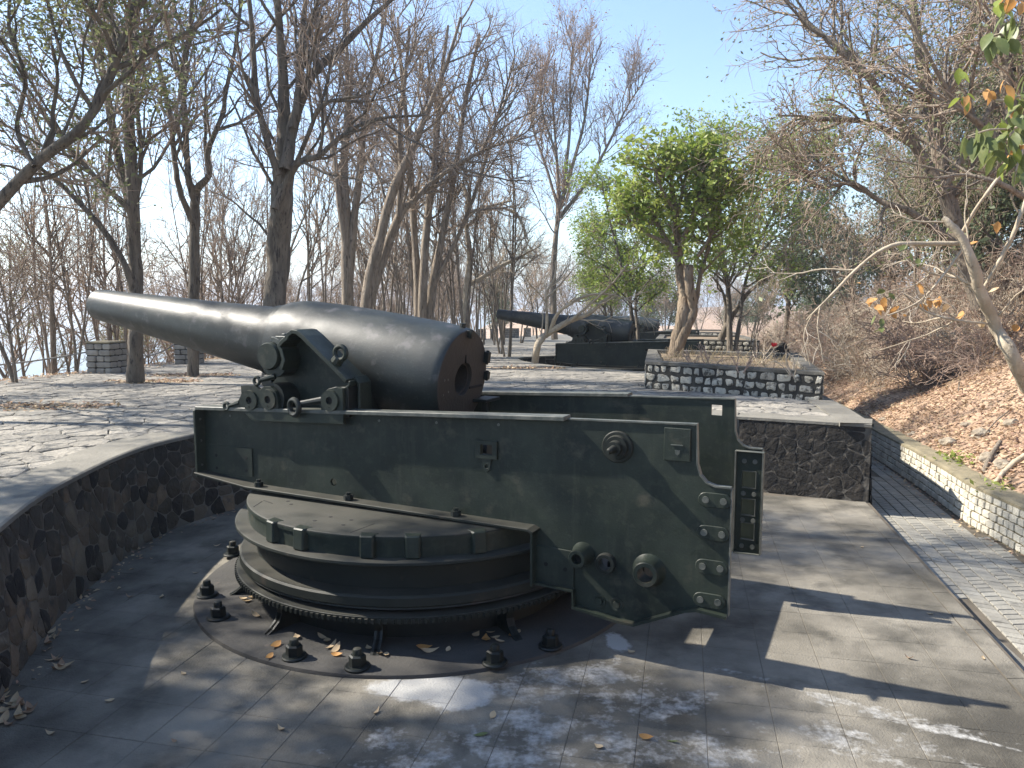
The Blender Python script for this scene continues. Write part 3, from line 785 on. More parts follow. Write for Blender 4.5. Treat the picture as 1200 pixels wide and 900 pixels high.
def make_gun():
    G = empty('coastal_gun')
    # ---- barrel
    m0 = Vector((-4.69, 0, 2.77)); m1 = Vector((.50, 0, 2.057)); ax = (m1-m0).normalized(); L = (m1-m0).length
    mb = MB()
    prof = [(.8, 0), (.8, .115), (0, .118), (0, .118), (0.0, .178), (0.0, .178), (.012, .190), (.03, .193), (.5, .216), (1.2, .262), (2.0, .308), (2.5, .342), (2.86, .368), (2.90, .369), (2.90, .369), (2.912, .396), (3.0, .401), (3.0, .401), (3.012, .422), (3.09, .430), (3.09, .430), (3.10, .458), (3.22, .484), (3.36, .502), (3.55, .507), (3.7, .514), (4.0, .520), (4.5, .521), (5.0, .512), (L-.08, .500), (L-.03, .492), (L-.006, .475)]
    mb.lathe(prof, m0, ax, 72)
    b = mb.build('barrel', M['barrel'], G)
    # breech face with bore, recess and fittings
    mb = MB()
    mb.lathe([(0, .475), (.004, .47), (.004, .47), (.006, .165), (.006, .165), (-.03, .160), (-.03, .160), (-.03, .142), (-.03, .142), (-1.0, .135), (-1.0, 0)], m0+ax*(L-.006), ax, 48)
    mb.build('breech_face', M['rust'], b)
    up = Vector((0, 1, 0)).cross(ax).normalized()*-1
    if up.z < 0: up = -up
    side = Vector((0, 1, 0)); fc = m0+ax*L
    def fitting(ca, sa, r, size, dep, name='hinge_lug'):
        c = fc+side*(ca*r)+up*(sa*r); mb = MB()
        mt = Matrix((ax.to_4d(), side.to_4d(), up.to_4d(), (0, 0, 0, 1))).transposed(); mt = Matrix.Translation(c) @ Matrix(((ax.x, side.x, up.x, 0), (ax.y, side.y, up.y, 0), (ax.z, side.z, up.z, 0), (0, 0, 0, 1)))
        mb.box(-dep*.7, dep, -size[0], size[0], -size[1], size[1], 0, mt); mb.cyl(c+ax*dep*.5-up*size[1]*1.3, c+ax*dep*.5+up*size[1]*1.3, size[0]*.6, n=10)
        return mb.build(name, M['paint_dark'], b, bevel=.004)
    fitting(.02, 1, .445, (.03, .035), .045, 'top_lug')
    fitting(.9, .42, .455, (.03, .055), .05); fitting(.96, .0, .475, (.028, .04), .045)
    mb = MB(); c = fc+up*.445+ax*-.07; mb.cyl(c, c+up*.09, .028, n=10); mb.build('sight_stud', M['paint_dark'], b)
    mb = MB(); c = m0+ax*3.32+up*.468+side*-.10; mb.cyl(c-up*.02, c+up*.012, .022, n=10); mb.build('vent_hole', M['void'], b)
    # breech ledge shelf under the bore, broken hinge pieces
    mb = MB(); mb.box(.44, .62, .25, .56, 1.80, 1.83); mb.box(.50, .56, .38, .44, 1.66, 1.81)
    mb.build('loading_bracket', M['paint_dark'], G, bevel=.004)
    for k, (a, r) in enumerate(((-.28, .36), (-.27, .33), (-.27, .43), (.7, .40))):
        pass
    mb = MB()
    for dy, dz in ((-.30, .02), (-.36, .02), (-.27, -.10), (-.36, -.12)):
        c = fc+side*dy+up*dz; mb.cyl(c-ax*.002, c+ax*.004, .011, n=8)
    mb.build('screw', M['edge'], b)
    # notch in face
    mb = MB(); c = fc+up*.20; mb.box(-.002, .008, -.008, .008, -.04, .04, 0, Matrix.Translation(c)); c2 = fc+side*.2-up*.06; mb.box(-.004, .010, .0, .26, -.012, .012, 0, Matrix.Translation(fc+side*.14-up*.10)); mb.build('notch', M['void'], b)
    # ---- trunnions
    tz = 2.285; tx = -1.155
    for s in (-1, 1):
        mb = MB(); mb.lathe([(0, .20), (.36, .19), (.52, .165), (.52, .165), (.52, .132), (.52, .132), (.865, .130), (.88, .122), (.88, .122), (.88, 0)], (tx, 0, tz), (0, s, 0), 36)
        mb.build('trunnion', M['paint'], G)
    # ---- upper carriage cheeks
    for s in (-1, 1):
        F = lambda u, v, h, s=s: Vector((u, s*h, v))
        ch = empty('carriage_cheek'); ch.parent = G
        def out(name, mb, m='paint', bev=.005):
            return mb.build(name, M[m], ch, bevel=bev)
        # web with rim
        prof = [(-1.30, 1.70), (-1.30, 2.00), (-1.245, 2.06), (-1.19, 2.105), (-1.10, 2.115), (-1.02, 2.16), (-.985, 2.24), (-1.0, 2.33), (-1.04, 2.37), (-.99, 2.44), (-.93, 2.47), (-.90, 2.515), (-.845, 2.545), (-.78, 2.54), (-.72, 2.50), (-.22, 2.105), (-.205, 2.06), (-.25, 2.02), (-.25, 1.70)]
        mb = MB(); mb.poly([prof], F, .60, .66); out('web', mb)
        mb = MB(); mb.strip([(-1.01, 2.17), (-.975, 2.25), (-1.0, 2.34), (-1.03, 2.385), (-.985, 2.44), (-.93, 2.475), (-.90, 2.515), (-.845, 2.545), (-.78, 2.54), (-.70, 2.49), (-.21, 2.10)][::-1], F, .60, .885, .042)
        mb.strip([(-.165, 1.72), (-.165, 2.06), (-.215, 2.105)][::-1], F, .62, .80, .03)
        mb.strip([(-.20, 2.09), (-.205, 2.055), (-.25, 2.02), (-.36, 2.01), (-.45, 1.97), (-.49, 1.90)], F, .66, .885, .022)
        out('rim_flange', mb)
        # lip holding the trunnion
        mb = MB()
        arc = [(tx+.135*cos(a), tz+.135*sin(a)) for a in np.linspace(radians(-160), radians(35), 16)]
        arc2 = [(tx+r*cos(a), tz+r*sin(a)) for a, r in zip(np.linspace(radians(35), radians(-160), 16), np.linspace(.19, .16, 16))]
        arc2 = [(tx+(.15+.075*max(0, sin(min(pi, (k+1)*.22))))*cos(a), tz+(.15+.075*max(0, sin(min(pi, (k+1)*.22))))*sin(a)) for k, a in enumerate(np.linspace(radians(35), radians(-160), 16))]
        mb.poly([arc+arc2], F, .60, .84); out('trunnion_bed', mb)
        mb = MB(); cap = [(tx+.137*cos(a), tz+.137*sin(a)) for a in np.linspace(radians(88), radians(18), 8)]; cap2 = [(tx+.185*cos(a), tz+.185*sin(a)) for a in np.linspace(radians(18), radians(88), 8)]
        mb.poly([cap+cap2], F, .62, .83); mb.box(-1.12, -1.0, .66*s, .80*s, 2.44, 2.475)
        mb.box(-1.06, -1.02, .64*s, .78*s, 2.47, 2.50); out('cap_square', mb, 'edge')
        # lower side plate with rollers
        low = [(-1.42, 1.665), (-1.50, 1.73), (-1.56, 1.775), (-1.66, 1.79), (-1.68, 1.76), (-1.60, 1.73), (-1.50, 1.66)]
        lp = [(-1.30, 1.655), (-.235, 1.695), (-.235, 2.02), (-.30, 2.035), (-.40, 2.01), (-.46, 1.965), (-.485, 1.90), (-.485, 1.79), (-1.00, 1.77), (-1.00, 1.885), (-1.03, 1.96), (-1.09, 2.0), (-1.17, 1.995), (-1.22, 1.96), (-1.28, 2.0), (-1.46, 1.99), (-1.46, 1.91), (-1.50, 1.84), (-1.56, 1.79), (-1.64, 1.77), (-1.62, 1.735), (-1.52, 1.745), (-1.42, 1.72), (-1.34, 1.66)]
        holes = [ngon(-1.345, 1.855, .035, 12), ngon(-1.11, 1.875, .035, 12), ngon(-.375, 1.905, .035, 12)]
        mb = MB(); mb.poly([lp]+holes, F, .885, .925); out('side_frame', mb)
        mb = MB(); mb.poly([[(-1.46, 1.70), (-.235, 1.75), (-.235, 1.80), (-1.46, 1.76)]], F, .60, .885); mb.box(-.32, -.20, .64*s, .885*s, 1.75, 2.03); out('frame_base', mb, 'paint_dark')
        for (hx, hz) in ((-1.345, 1.855), (-1.11, 1.875), (-.375, 1.905)):
            mb = MB(); mb.lathe([(.80, .036), (.945, .036), (.945, .036), (.945, .096), (.945, .096), (.925, .100), (.925, .100), (.72, .100), (.72, .036)], (hx, 0, hz), (0, s, 0), 26)
            r = mb.build('roller', M['paint'], ch)
            mb = MB(); mb.cyl((hx, s*.90, hz), (hx, s*.925, hz), .035, n=12); mb.cyl((hx+.0, s*.944, hz-.062), (hx, s*.947, hz-.062), .008, n=6)
            mb.build('axle_hole', M['void'], r)
        mb = MB(); mb.cyl((-1.11, s*.64, 1.86), (-1.11, s*.885, 1.875), .155, n=20); mb.cyl((-1.35, s*.60, 1.86), (-1.35, s*.885, 1.855), .09, n=16); out('roller_drum', mb, 'paint_dark', 0)
        # small eyes and ring
        mb = MB(); mb.torus((-1.275, s*.90, 2.045), (0, 1, 0), .036, .016, 14, 8); mb.cyl((-1.24, s*.9, 2.05), (-1.10, s*.84, 2.09), .02, .03, 8); out('small_eye', mb, 'paint', 0)
        mb = MB(); mb.torus((-1.66, s*.92, 1.775), (0, 1, 0), .034, .016, 14, 8); mb.cyl((-1.63, s*.92, 1.78), (-1.50, s*.905, 1.82), .018, .03, 8); out('front_eye', mb, 'paint', 0)
        mb = MB(); mb.torus((-.345, s*.80, 2.335), (0, 1, 0), .062, .024, 18, 8); mb.cyl((-.36, s*.80, 2.29), (-.40, s*.80, 2.24), .05, .06, 10); out('lifting_eye', mb, 'paint', 0)
        mb = MB(); mb.torus((-.76, s*.97, 1.825), (.25, 1, 0), .072, .026, 20, 8); mb.cyl((-.70, s*.96, 1.86), (-.48, s*.90, 1.90), .028, .036, 10); out('ring_bolt', mb, 'paint_dark', 0)
        # trunnion lower support seen beyond the chase
    mb = MB(); mb.box(-1.42, -1.30, -.6, .6, 1.78, 1.92); mb.box(-.34, -.24, -.6, .6, 1.76, 1.95); mb.cyl((-1.44, -.60, 2.0), (-1.44, .6, 2.0), .07, n=14)
    mb.build('carriage_transom', M['paint_dark'], G, bevel=.006)
    # ---- slide: two deep side plates with fittings
    for s in (-1, 1):
        F = lambda u, v, h, s=s: Vector((u, s*h, v))
        near = s < 0
        win = rect(2.725, 2.825, 1.735, 1.835) if not near else None
        loops = [PLATE, rect(1.14, 1.25, 1.525, 1.61) if near else win, ngon(-.43, 1.12, .036, 14), ngon(2.255, .745, .05, 14), ngon(2.60, .735, .062, 16)]
        mb = MB(); mb.poly([l for l in loops if l], F, .815, .84)
        pl = mb.build('side_plate', M['paint'], G)
        # rim running round the plate
        mb = MB()
        rim = PLATE[2:9]; mb.strip(rim, F, .80, .856, .012)
        mb.strip(PLATE[8:10], F, .80, .852, .010)
        lowr = [PLATE[i] for i in (9, 10, 11, 12, 13, 14)]
        mb.strip(lowr, F, .80, .90, -.0); 
        mb.build('edge_rim', M['edge'], pl)
        mb = MB(); bot = [(3.2, .47), (2.98, .49), (2.90, .47), (2.50, .285), (2.36, .29), (1.985, .34)]
        mb.strip(bot, F, .80, .905, -.022); mb.strip([(1.985, .345), (1.985, .475), (1.63, .485)], F, .80, .90, -.02); mb.strip([(1.63, .48), (1.63, .94)], F, .80, .93, -.02)
        mb.build('lower_flange', M['paint'], pl)
        mb = MB(); mb.strip([(-2.085, 1.06), (-1.4, .985), (1.63, .95), (1.67, .93)], F, .76, .985, .025); mb.build('bottom_flange', M['worn'], pl, bevel=.004)
        mb = MB(); mb.strip([(-2.085, 1.03), (-2.085, 1.72)], F, .74, .96, -.028); mb.build('end_flange', M['paint'], pl, bevel=.004)
        # rail on top: flat bar of worn steel
        mb = MB(); f1 = lambda x: 1.715+.0384*(x+2.08)
        mb.strip([(-2.09, f1(-2.09)), (1.92, f1(1.92))], F, .78, .93, .035); mb.build('rail', M['edge'], pl, bevel=.004)
        mb = MB(); mb.poly([rect(-2.0, -1.42, 1.075, 1.36)], F, .84, .852); pp = mb.build('patch_plate', M['paint'], pl, bevel=.003)
        mb = MB(); [mb.poly([ngon(x, z, .016, 8)], F, .85, .8545) for x, z in ((-1.90, 1.25), (-1.90, 1.12), (-1.50, 1.26), (-1.50, 1.13))]; mb.build('rivet_hole', M['void'], pp)
        mb = MB(); mb.poly([[(1.64, .49), (1.985, .485), (1.985, .80), (1.64, .81)]], F, .84, .855); pp = mb.build('patch_plate', M['paint'], pl, bevel=.003)
        mb = MB(); [mb.poly([ngon(x, z, .018, 8)], F, .853, .8575) for x, z in ((1.74, .66), (1.91, .64))]; mb.build('rivet_hole', M['void'], pp)
        # square socket with lug
        if near:
            mb = MB(); mb.poly([rect(1.095, 1.295, 1.49, 1.645), rect(1.14, 1.25, 1.525, 1.61)], F, .84, .865); mb.poly([[(1.15, 1.49), (1.24, 1.49), (1.225, 1.40), (1.195, 1.375), (1.165, 1.40)], ngon(1.195, 1.425, .018, 8)], F, .84, .858)
            mb.build('socket', M['paint'], pl, bevel=.003)
            mb = MB(); mb.poly([rect(1.12, 1.27, 1.50, 1.63)], F, .70, .705); mb.build('socket_back', M['void'], pl)
        # hatch plate
        mb = MB(); mb.poly([rect(2.70, 2.90, 1.615, 1.865)], F, .84, .862)
        if near: h = mb.build('cover_plate', M['paint'], pl, bevel=.004)
        mb = MB(); mb.box(2.755, 2.845, .862*s, .874*s, 1.735, 1.742) if near else mb.box(2.755, 2.845, .862, .874, 1.735, 1.742); mb.poly([[(2.785, 1.70), (2.825, 1.70), (2.818, 1.67), (2.805, 1.66), (2.79, 1.67)]], F, .862, .866); near and mb.build('slot', M['edge'], h)
        # knob
        if near:
            mb = MB(); mb.lathe([(.84, .125), (.858, .125), (.865, .118), (.865, .118), (.865, .095), (.865, .095), (.90, .088), (.90, .088), (.90, .060), (.90, .060), (.955, .055), (.955, .055), (.955, .030), (.955, .030), (1.05, .024), (1.06, .016), (1.09, .014), (1.09, 0)], (2.335, 0, 1.685), (0, s, 0), 26)
            mb.build('shaft_knob', M['worn'], pl)
        # three tubular bosses
        for (x, z, R, r, ln) in ((2.06, .79, .072, .042, .16), (2.255, .745, .082, .05, .05), (2.60, .735, .098, .062, .12)):
            mb = MB(); mb.lathe([(.80, r), (.84+ln, r), (.84+ln, r), (.84+ln, R*.93), (.84+ln-.01, R), (.84+ln*.4, R*1.02), (.84, R*(1.35 if ln > .1 else 1.0))], (x, 0, z), (0, s, 0), 26)
            bo = mb.build('boss', M['worn'] if ln < .1 else M['paint'], pl)
            if x < 2.2: mb = MB(); mb.cyl((x, s*.82, z), (x, s*.94, z), r*.99, n=14); mb.build('boss_bore', M['void'], bo)
        for (x, z) in ((2.20, .42), (2.345, .418)):
            mb = MB(); mb.lathe([(.84, .055), (.848, .055), (.848, .055), (.848, .038), (.844, .03), (.862, .028), (.862, .028), (.862, 0)], (x, 0, z), (0, s, 0), 16); mb.build('countersunk_bolt', M['paint'], pl)
        for (x, z) in ((3.085, 1.345), (3.08, 1.095), (3.075, .835), (3.065, .575)):
            mb = MB(); mb.poly([oblong(x, z, .13, .055)], F, .84, .856); q = mb.build('oblong_boss', M['paint'], pl, bevel=.005)
            mb = MB()
            for dx in (-.065, .065):
                mb.lathe([(.856, .026), (.866, .026), (.866, .026), (.866, 0)], (x+dx, 0, z+.0), (0, s, 0), 10)
            mb.build('rivet', M['edge'], q)
        # bolts on the bottom flange
        for x in (-1.28, -.20, .93):
            mb = MB(); z = 1.0+.0; zz = np.interp(x, [-2.085, -1.4, 1.63], [1.085, 1.01, .975])
            hexnut(mb, (x, s*.92, zz), (0, 0, 1), .045, .045); mb.cyl((x, s*.92, zz), (x, s*.92, zz+.07), .024, n=8); mb.build('flange_bolt', M['paint_dark'], pl)
        mb = MB()
        for z in (1.15, 1.4, 1.62): mb.cyl((-2.055, s*.90, z), (-2.045, s*.90, z), .012, n=8)
        for x in np.arange(-1.7, 1.8, .6): mb.cyl((x, s*.845, f1(x)-.06), (x, s*.838, f1(x)-.06), .012, n=8)
        mb.build('rivet', M['edge'], pl)
        if not near:
            # ladder shaped bracket with three square windows at the end of the far plate
            z0, z1 = .475, 1.43; x0, x1 = 2.985, 3.215
            wins = [rect(3.04, 3.165, z, z+.165) for z in (1.085, .825, .595)]
            mb = MB(); mb.poly([rect(x0, x1, z0, z1)]+wins, lambda u, v, h: Vector((u, h, v)), .735, .76)
            br = mb.build('ladder_bracket', M['paint'], pl, bevel=.003)
            mb = MB(); mb.strip([(x0, z0), (x0, z1), (x1, z1), (x1, z0), (x0, z0)], lambda u, v, h: Vector((u, h, v)), .70, .77, .014)
            for z in (1.085, .825, .595):
                a = [(3.04, z), (3.165, z), (3.165, z+.165), (3.04, z+.165), (3.04, z)]
                mb.strip(a[:4], lambda u, v, h: Vector((u, h, v)), .728, .765, .008)
            mb.build('bracket_rim', M['edge'], br)
            mb = MB()
            for z in (1.34, 1.035, .785, .535):
                for x in (3.055, 3.15): mb.lathe([(0, 0), (0, .022), (.012, .022), (.012, 0)], (x, .735, z), (0, -1, 0), 10)
            mb.build('rivet', M['edge'], br)
    # cross members between the plates
    mb = MB(); mb.box(-2.0, -1.86, -.80, .80, 1.10, 1.60); mb.box(1.2, 1.3, -.80, .80, 1.00, 1.35); mb.box(-1.4, 1.5, -.80, .80, .96, 1.0); mb.box(2.45, 2.55, -.80, .80, .45, .80)
    mb.build('slide_transom', M['paint_dark'], G, bevel=.006)
    mb = MB(); mb.cyl((-1.6, .15, 1.35), (1.2, .15, 1.45), .12, n=16); mb.cyl((-1.6, -.25, 1.35), (1.2, -.25, 1.45), .12, n=16); mb.build('recoil_cylinder', M['paint_dark'], G)
    # ---- turntable
    mb = MB(); mb.lathe([(0, 1.45), (.04, 1.45), (.08, 1.78)], (0, 0, 0), (0, 0, 1), 96)  # placeholder profile, replaced below
    mb = MB(); mb.lathe([(.945, 0), (.945, 1.655), (.945, 1.655), (.935, 1.672), (.92, 1.675), (.92, 1.675), (.90, 1.655), (.90, 1.655), (.76, 1.655)], (0, 0, 0), (0, 0, 1), 128)
    tt = mb.build('turntable', M['worn'], G)
    mb = MB(); mb.lathe([(.925, 1.676), (.90, 1.676), (.90, 1.676), (.90, 1.66), (.90, 1.66), (.76, 1.66)], (0, 0, 0), (0, 0, 1), 128); mb.build('turntable_side', M['paint'], tt)
    for a in (228, 240.5, 262, 274.5, 293, 180, 160, 120, 80, 40, 0, 330):
        A = radians(a)+radians(25.5); mt = Matrix.Rotation(A, 4, 'Z'); mb = MB()
        vs = [(1.60, -.085, .765), (1.60, .085, .765), (1.715, .055, .765), (1.715, -.055, .765), (1.60, -.085, .948), (1.60, .085, .948), (1.705, .055, .946), (1.705, -.055, .946)]
        mb.add([mt @ Vector(v) for v in vs], [(0, 1, 2, 3), (4, 7, 6, 5), (0, 4, 5, 1), (1, 5, 6, 2), (2, 6, 7, 3), (3, 7, 4, 0)]); mb.build('lug', M['paint'], tt, bevel=.01)
    mb = MB()   # seams and small holes of the top plate
    for (x, y, l, a) in ((.35, -1.45, .30, 1.5), (-.95, -1.15, .16, -.3), (-.98, -1.25, .20, -1.2)):
        mt = Matrix.Translation((x, y, .945)) @ Matrix.Rotation(a, 4, 'Z'); mb.box(-l/2, l/2, -.005, .005, 0, .0015, 0, mt)
    for (x, y) in ((-.1, -1.3), (.12, -1.3), (-.15, -1.45), (.15, -1.45), (-.8, -1.05), (-.7, -1.12)): mb.cyl((x, y, .943), (x, y, .9465), .018, n=8)
    mb.build('seam', M['void'], tt)
    mb = MB(); mb.lathe([(.76, 1.5), (.762, 1.765), (.762, 1.765), (.755, 1.782), (.735, 1.785), (.735, 1.785), (.722, 1.775), (.722, 1.775), (.722, 1.60), (.722, 1.60), (.48, 1.60)], (0, 0, 0), (0, 0, 1), 128)
    mb.build('roller_path_flange', M['worn'], G)
    mb = MB(); mb.lathe([(.55, 1.585), (.482, 1.59), (.482, 1.59), (.474, 1.735), (.47, 1.735), (.455, 1.752), (.39, 1.755), (.39, 1.755), (.375, 1.74), (.362, 1.745), (.362, 1.745), (.362, 1.62), (.362, 1.62), (.31, 1.62)], (0, 0, 0), (0, 0, 1), 128)
    mb.build('roller_ring', M['worn'], G)
    # gear ring with teeth
    mb = MB(); mb.lathe([(.326, 1.60), (.318, 1.780), (.318, 1.775), (.31, 1.785), (.262, 1.785), (.262, 1.785), (.258, 1.50)], (0, 0, 0), (0, 0, 1), 128); gr = mb.build('gear_ring', M['worn'], G)
    mb = MB(); N = 210
    for k in range(N):
        a = 2*pi*k/N; mt = Matrix.Rotation(a, 4, 'Z')
        vs = [(1.78, -.017, .264), (1.78, .017, .264), (1.803, .011, .264), (1.803, -.011, .264), (1.78, -.017, .300), (1.78, .017, .300), (1.803, .011, .300), (1.803, -.011, .300)]
        mb.add([mt @ Vector(v) for v in vs], [(0, 1, 2, 3), (4, 7, 6, 5), (1, 5, 6, 2), (2, 6, 7, 3), (3, 7, 4, 0)])
    mb.build('gear_teeth', M['worn'], gr)
    mb = MB(); mb.lathe([(.27, 1.50), (.03, 1.52)], (0, 0, 0), (0, 0, 1), 96); mb.build('pedestal', M['paint_dark'], G)
    # curved foot brackets
    for a in (198, 232, 265, 302, 340, 20, 55, 90, 125, 160):
        A = radians(a)+radians(25.5); mt = Matrix.Rotation(A, 4, 'Z'); mb = MB()
        P = [(1.50, .03), (1.86, .03), (1.80, .06), (1.74, .11), (1.71, .17), (1.72, .262), (1.50, .262)]
        mb.poly([P], lambda u, v, h: mt @ Vector((u, h, v)), -.014, .014); mb.strip(P[1:6], lambda u, v, h: mt @ Vector((u, h, v)), -.035, .035, .012)
        mb.build('foot_bracket', M['paint_dark'], G)
    mb = MB(); mb.lathe([(.034, 1.45), (.030, 2.12), (.026, 2.165), (.0, 2.175), (-.02, 2.175)], (0, 0, 0), (0, 0, 1), 120); mb.build('base_plate', M['base'], G)
    for k, (bx, by) in enumerate(BOLTS):
        A = atan2(by, bx); mb = MB(); o = Vector((bx, by, 0)); z0 = .03
        mb.lathe([(0, 0), (0, .098), (.012, .10), (.022, .092), (.022, .092), (.024, .06)], o+Vector((0, 0, z0)), (0, 0, 1), 22)
        bo = mb.build('anchor_bolt', M['paint_dark'], G)
        mb = MB(); mt = .4*k
        a = Vector((cos(mt), sin(mt), 0))
        mb.lathe([(0, .066), (.075, .066), (.075, .066), (.085, .052), (.085, 0)], o+Vector((0, 0, z0+.02)), (0, 0, 1), 6, sm=False); mb.build('hex_nut', M['paint_dark'], bo)
        mb = MB(); mb.lathe([(0, .036), (.04, .036), (.05, .030), (.056, .012), (.057, 0)], o+Vector((0, 0, z0+.10)), (0, 0, 1), 12); mb.build('bolt_end', M['worn'] if k in (0, 1, 3, 4) else M['paint_dark'], bo)
    return G
M['base'] = mat('base_plate_steel', (.030, .029, .027), (.058, .054, .048), rough=.8, scale=1.8, c3=(.13, .10, .08), s3=3, t3=.64, bump=.3, bscale=40)
GA = radians(-25.5); C1 = Vector((-.924, 7.638, 0))
def to_gun(x, y):
    v = Vector((x-C1.x, y-C1.y)); return (v.x*cos(-GA)-v.y*sin(-GA), v.x*sin(-GA)+v.y*cos(-GA))
BOLTS = [to_gun(*gz(px, py, .03)) for px, py in ((273, 650), (243, 698), (256, 724), (345, 770), (419, 782), (580, 777), (645, 758))]
_r = 1.98
for a in (28, 52, 76, 100, 124, 148, 172, 2): BOLTS.append((_r*cos(radians(a)), _r*sin(radians(a))))
gun = make_gun()
tag(gun, 'large dark green coastal gun nearest the camera, on its round turntable in the sunken pit', 'cannon', 'coastal guns of the battery')
gun.location = C1; gun.rotation_euler = (0, 0, GA)
gun2 = copy_tree(gun); gun2['label'] = 'second dark green coastal gun, behind the pale leaning tree and left of the planter'
gun2.location = (3.855, 27.906, -.43); gun2.rotation_euler = (0, 0, radians(-20.5))
gun3 = copy_tree(gun); gun3['label'] = 'third coastal gun, only its breech end showing past the second gun'
gun3.location = (8.63, 48.2, -.86); gun3.rotation_euler = (0, 0, radians(-20.5))

# ------------------------------------------------------------------ vegetation
M['twig_grey'] = mat('greyish_twig', (.30, .225, .165), (.42, .335, .26), scale=2, rough=.95)
class Wood:
    """many tapered tubes and leaves gathered into one mesh"""
    def __init__(s): s.V = []; s.Q = []; s.n = 0; s.T = []; s.qm = []; s.tm = []
    def tube(s, P, R, k=5, mi=0):
        P = np.asarray(P, float); R = np.asarray(R, float); n = len(P)
        T = np.gradient(P, axis=0); T /= (np.linalg.norm(T, axis=1, keepdims=True)+1e-9)
        ref = np.array([.31, .17, .93]) if abs(T[0, 2]) < .8 else np.array([.9, .3, .1])
        e1 = np.cross(T, ref); e1 /= (np.linalg.norm(e1, axis=1, keepdims=True)+1e-9); e2 = np.cross(T, e1)
        a = np.arange(k)*2*pi/k
        ring = P[:, None, :]+R[:, None, None]*(np.cos(a)[None, :, None]*e1[:, None, :]+np.sin(a)[None, :, None]*e2[:, None, :])
        s.V.append(ring.reshape(-1, 3))
        i = np.arange(n-1)[:, None]*k; j = np.arange(k)[None, :]; j2 = (j+1) % k
        q = np.stack([i+j, i+j2, i+k+j2, i+k+j], -1).reshape(-1, 4)+s.n
        s.Q.append(q); s.qm.append(np.full(len(q), mi)); s.n += n*k
    def leaves(s, C, size, rng, mi=1, up=.3, asp=.45, fold=.15, tri=False):
        """C: n x 3 leaf positions"""
        C = np.asarray(C, float); n = len(C)
        if n == 0: return
        d = rng.normal(size=(n, 3)); d[:, 2] = d[:, 2]*.6-up; d /= np.linalg.norm(d, axis=1, keepdims=True)
        r = rng.normal(size=(n, 3)); w = np.cross(d, r); w /= (np.linalg.norm(w, axis=1, keepdims=True)+1e-9)
        nn = np.cross(d, w); L = size*rng.uniform(.6, 1.35, (n, 1))
        a = C; b = C+d*L*.5+w*L*asp*.5+nn*L*fold*.5; c = C+d*L; e = C+d*L*.5-w*L*asp*.5+nn*L*fold*.5
        V = np.stack([a, b, c, e], 1).reshape(-1, 3); s.V.append(V)
        q = (np.arange(n)[:, None]*4+np.arange(4)[None, :])+s.n
        s.Q.append(q); s.qm.append(np.full(n, mi)); s.n += 4*n
    def build(s, name, mats, parent=None, origin=(0, 0, 0)):
        me = bpy.data.meshes.new(name)
        if not s.V: return None
        V = np.concatenate(s.V)-np.array(origin); Q = np.concatenate(s.Q); mi = np.concatenate(s.qm)
        me.vertices.add(len(V)); me.vertices.foreach_set('co', V.astype(np.float32).ravel())
        me.loops.add(len(Q)*4); me.loops.foreach_set('vertex_index', Q.astype(np.int32).ravel())
        me.polygons.add(len(Q)); me.polygons.foreach_set('loop_start', (np.arange(len(Q))*4).astype(np.int32))
        me.polygons.foreach_set('material_index', mi.astype(np.int32)); me.polygons.foreach_set('use_smooth', np.ones(len(Q), bool))
        me.update(calc_edges=True)
        return mesh_obj(name, me, mats, parent)
    def tris(s): return sum(len(q) for q in s.Q)*2

def path_grow(p, d, L, r0, r1, rng, n, wig, up, taper=1.0):
    """a wandering polyline; returns points, radii, directions"""
    P = [np.array(p, float)]; d = np.array(d, float); d /= np.linalg.norm(d); st = L/n; Ds = [d]
    for i in range(n):
        d = d+rng.normal(size=3)*wig+np.array([0, 0, up]); d /= np.linalg.norm(d)
        P.append(P[-1]+d*st); Ds.append(d)
    t = np.linspace(0, 1, n+1)**taper
    return np.array(P), r0+(r1-r0)*t, Ds
def perp(d, rng):
    v = rng.normal(size=3); v -= d*np.dot(v, d); return v/(np.linalg.norm(v)+1e-9)
def sprout(tk, cr, P, R, lvl, rng, S, tips):
    """children along a branch.  S: style dict"""
    n = len(P); seglen = np.linalg.norm(np.diff(P, axis=0), axis=1); Ltot = seglen.sum()
    cnt = S['num'][lvl]
    cnt = max(1, int(cnt*rng.uniform(.75, 1.3)*(min(1.6, max(.4, Ltot/S['ref'][lvl])))))
    t0 = S['start'][lvl]
    for t in np.sort(rng.uniform(t0, 1.0, cnt)):
        x = t*(n-1); i = min(n-2, int(x)); fr = x-i
        p = P[i]*(1-fr)+P[i+1]*fr; r = (R[i]*(1-fr)+R[i+1]*fr)
        d = P[i+1]-P[i]; d = d/(np.linalg.norm(d)+1e-9)
        ang = radians(rng.uniform(*S['ang'])); q = perp(d, rng)
        if S.get('flat'): q[2] *= S['flat']; q /= np.linalg.norm(q)+1e-9
        nd = d*cos(ang)+q*sin(ang)
        L = S['len'][lvl]*rng.uniform(.6, 1.3)*(1-.35*t)
        rr = max(min(r*.75, S['rad'][lvl]*rng.uniform(.7, 1.2)), S['rmin'])
        m = S['seg'][lvl]
        Q, RR, _ = path_grow(p, nd, L, rr, max(rr*.45, S['rmin']*.7), rng, m, S['wig'][lvl], S['up'][lvl])
        k = S['sides'][lvl]
        (tk if lvl < S['trunklv'] else cr).tube(Q, RR, k, 0)
        if lvl+1 < S['levels']: sprout(tk, cr, Q, RR, lvl+1, rng, S, tips)
        if lvl+1 >= S['levels']: tips.append((Q, nd))
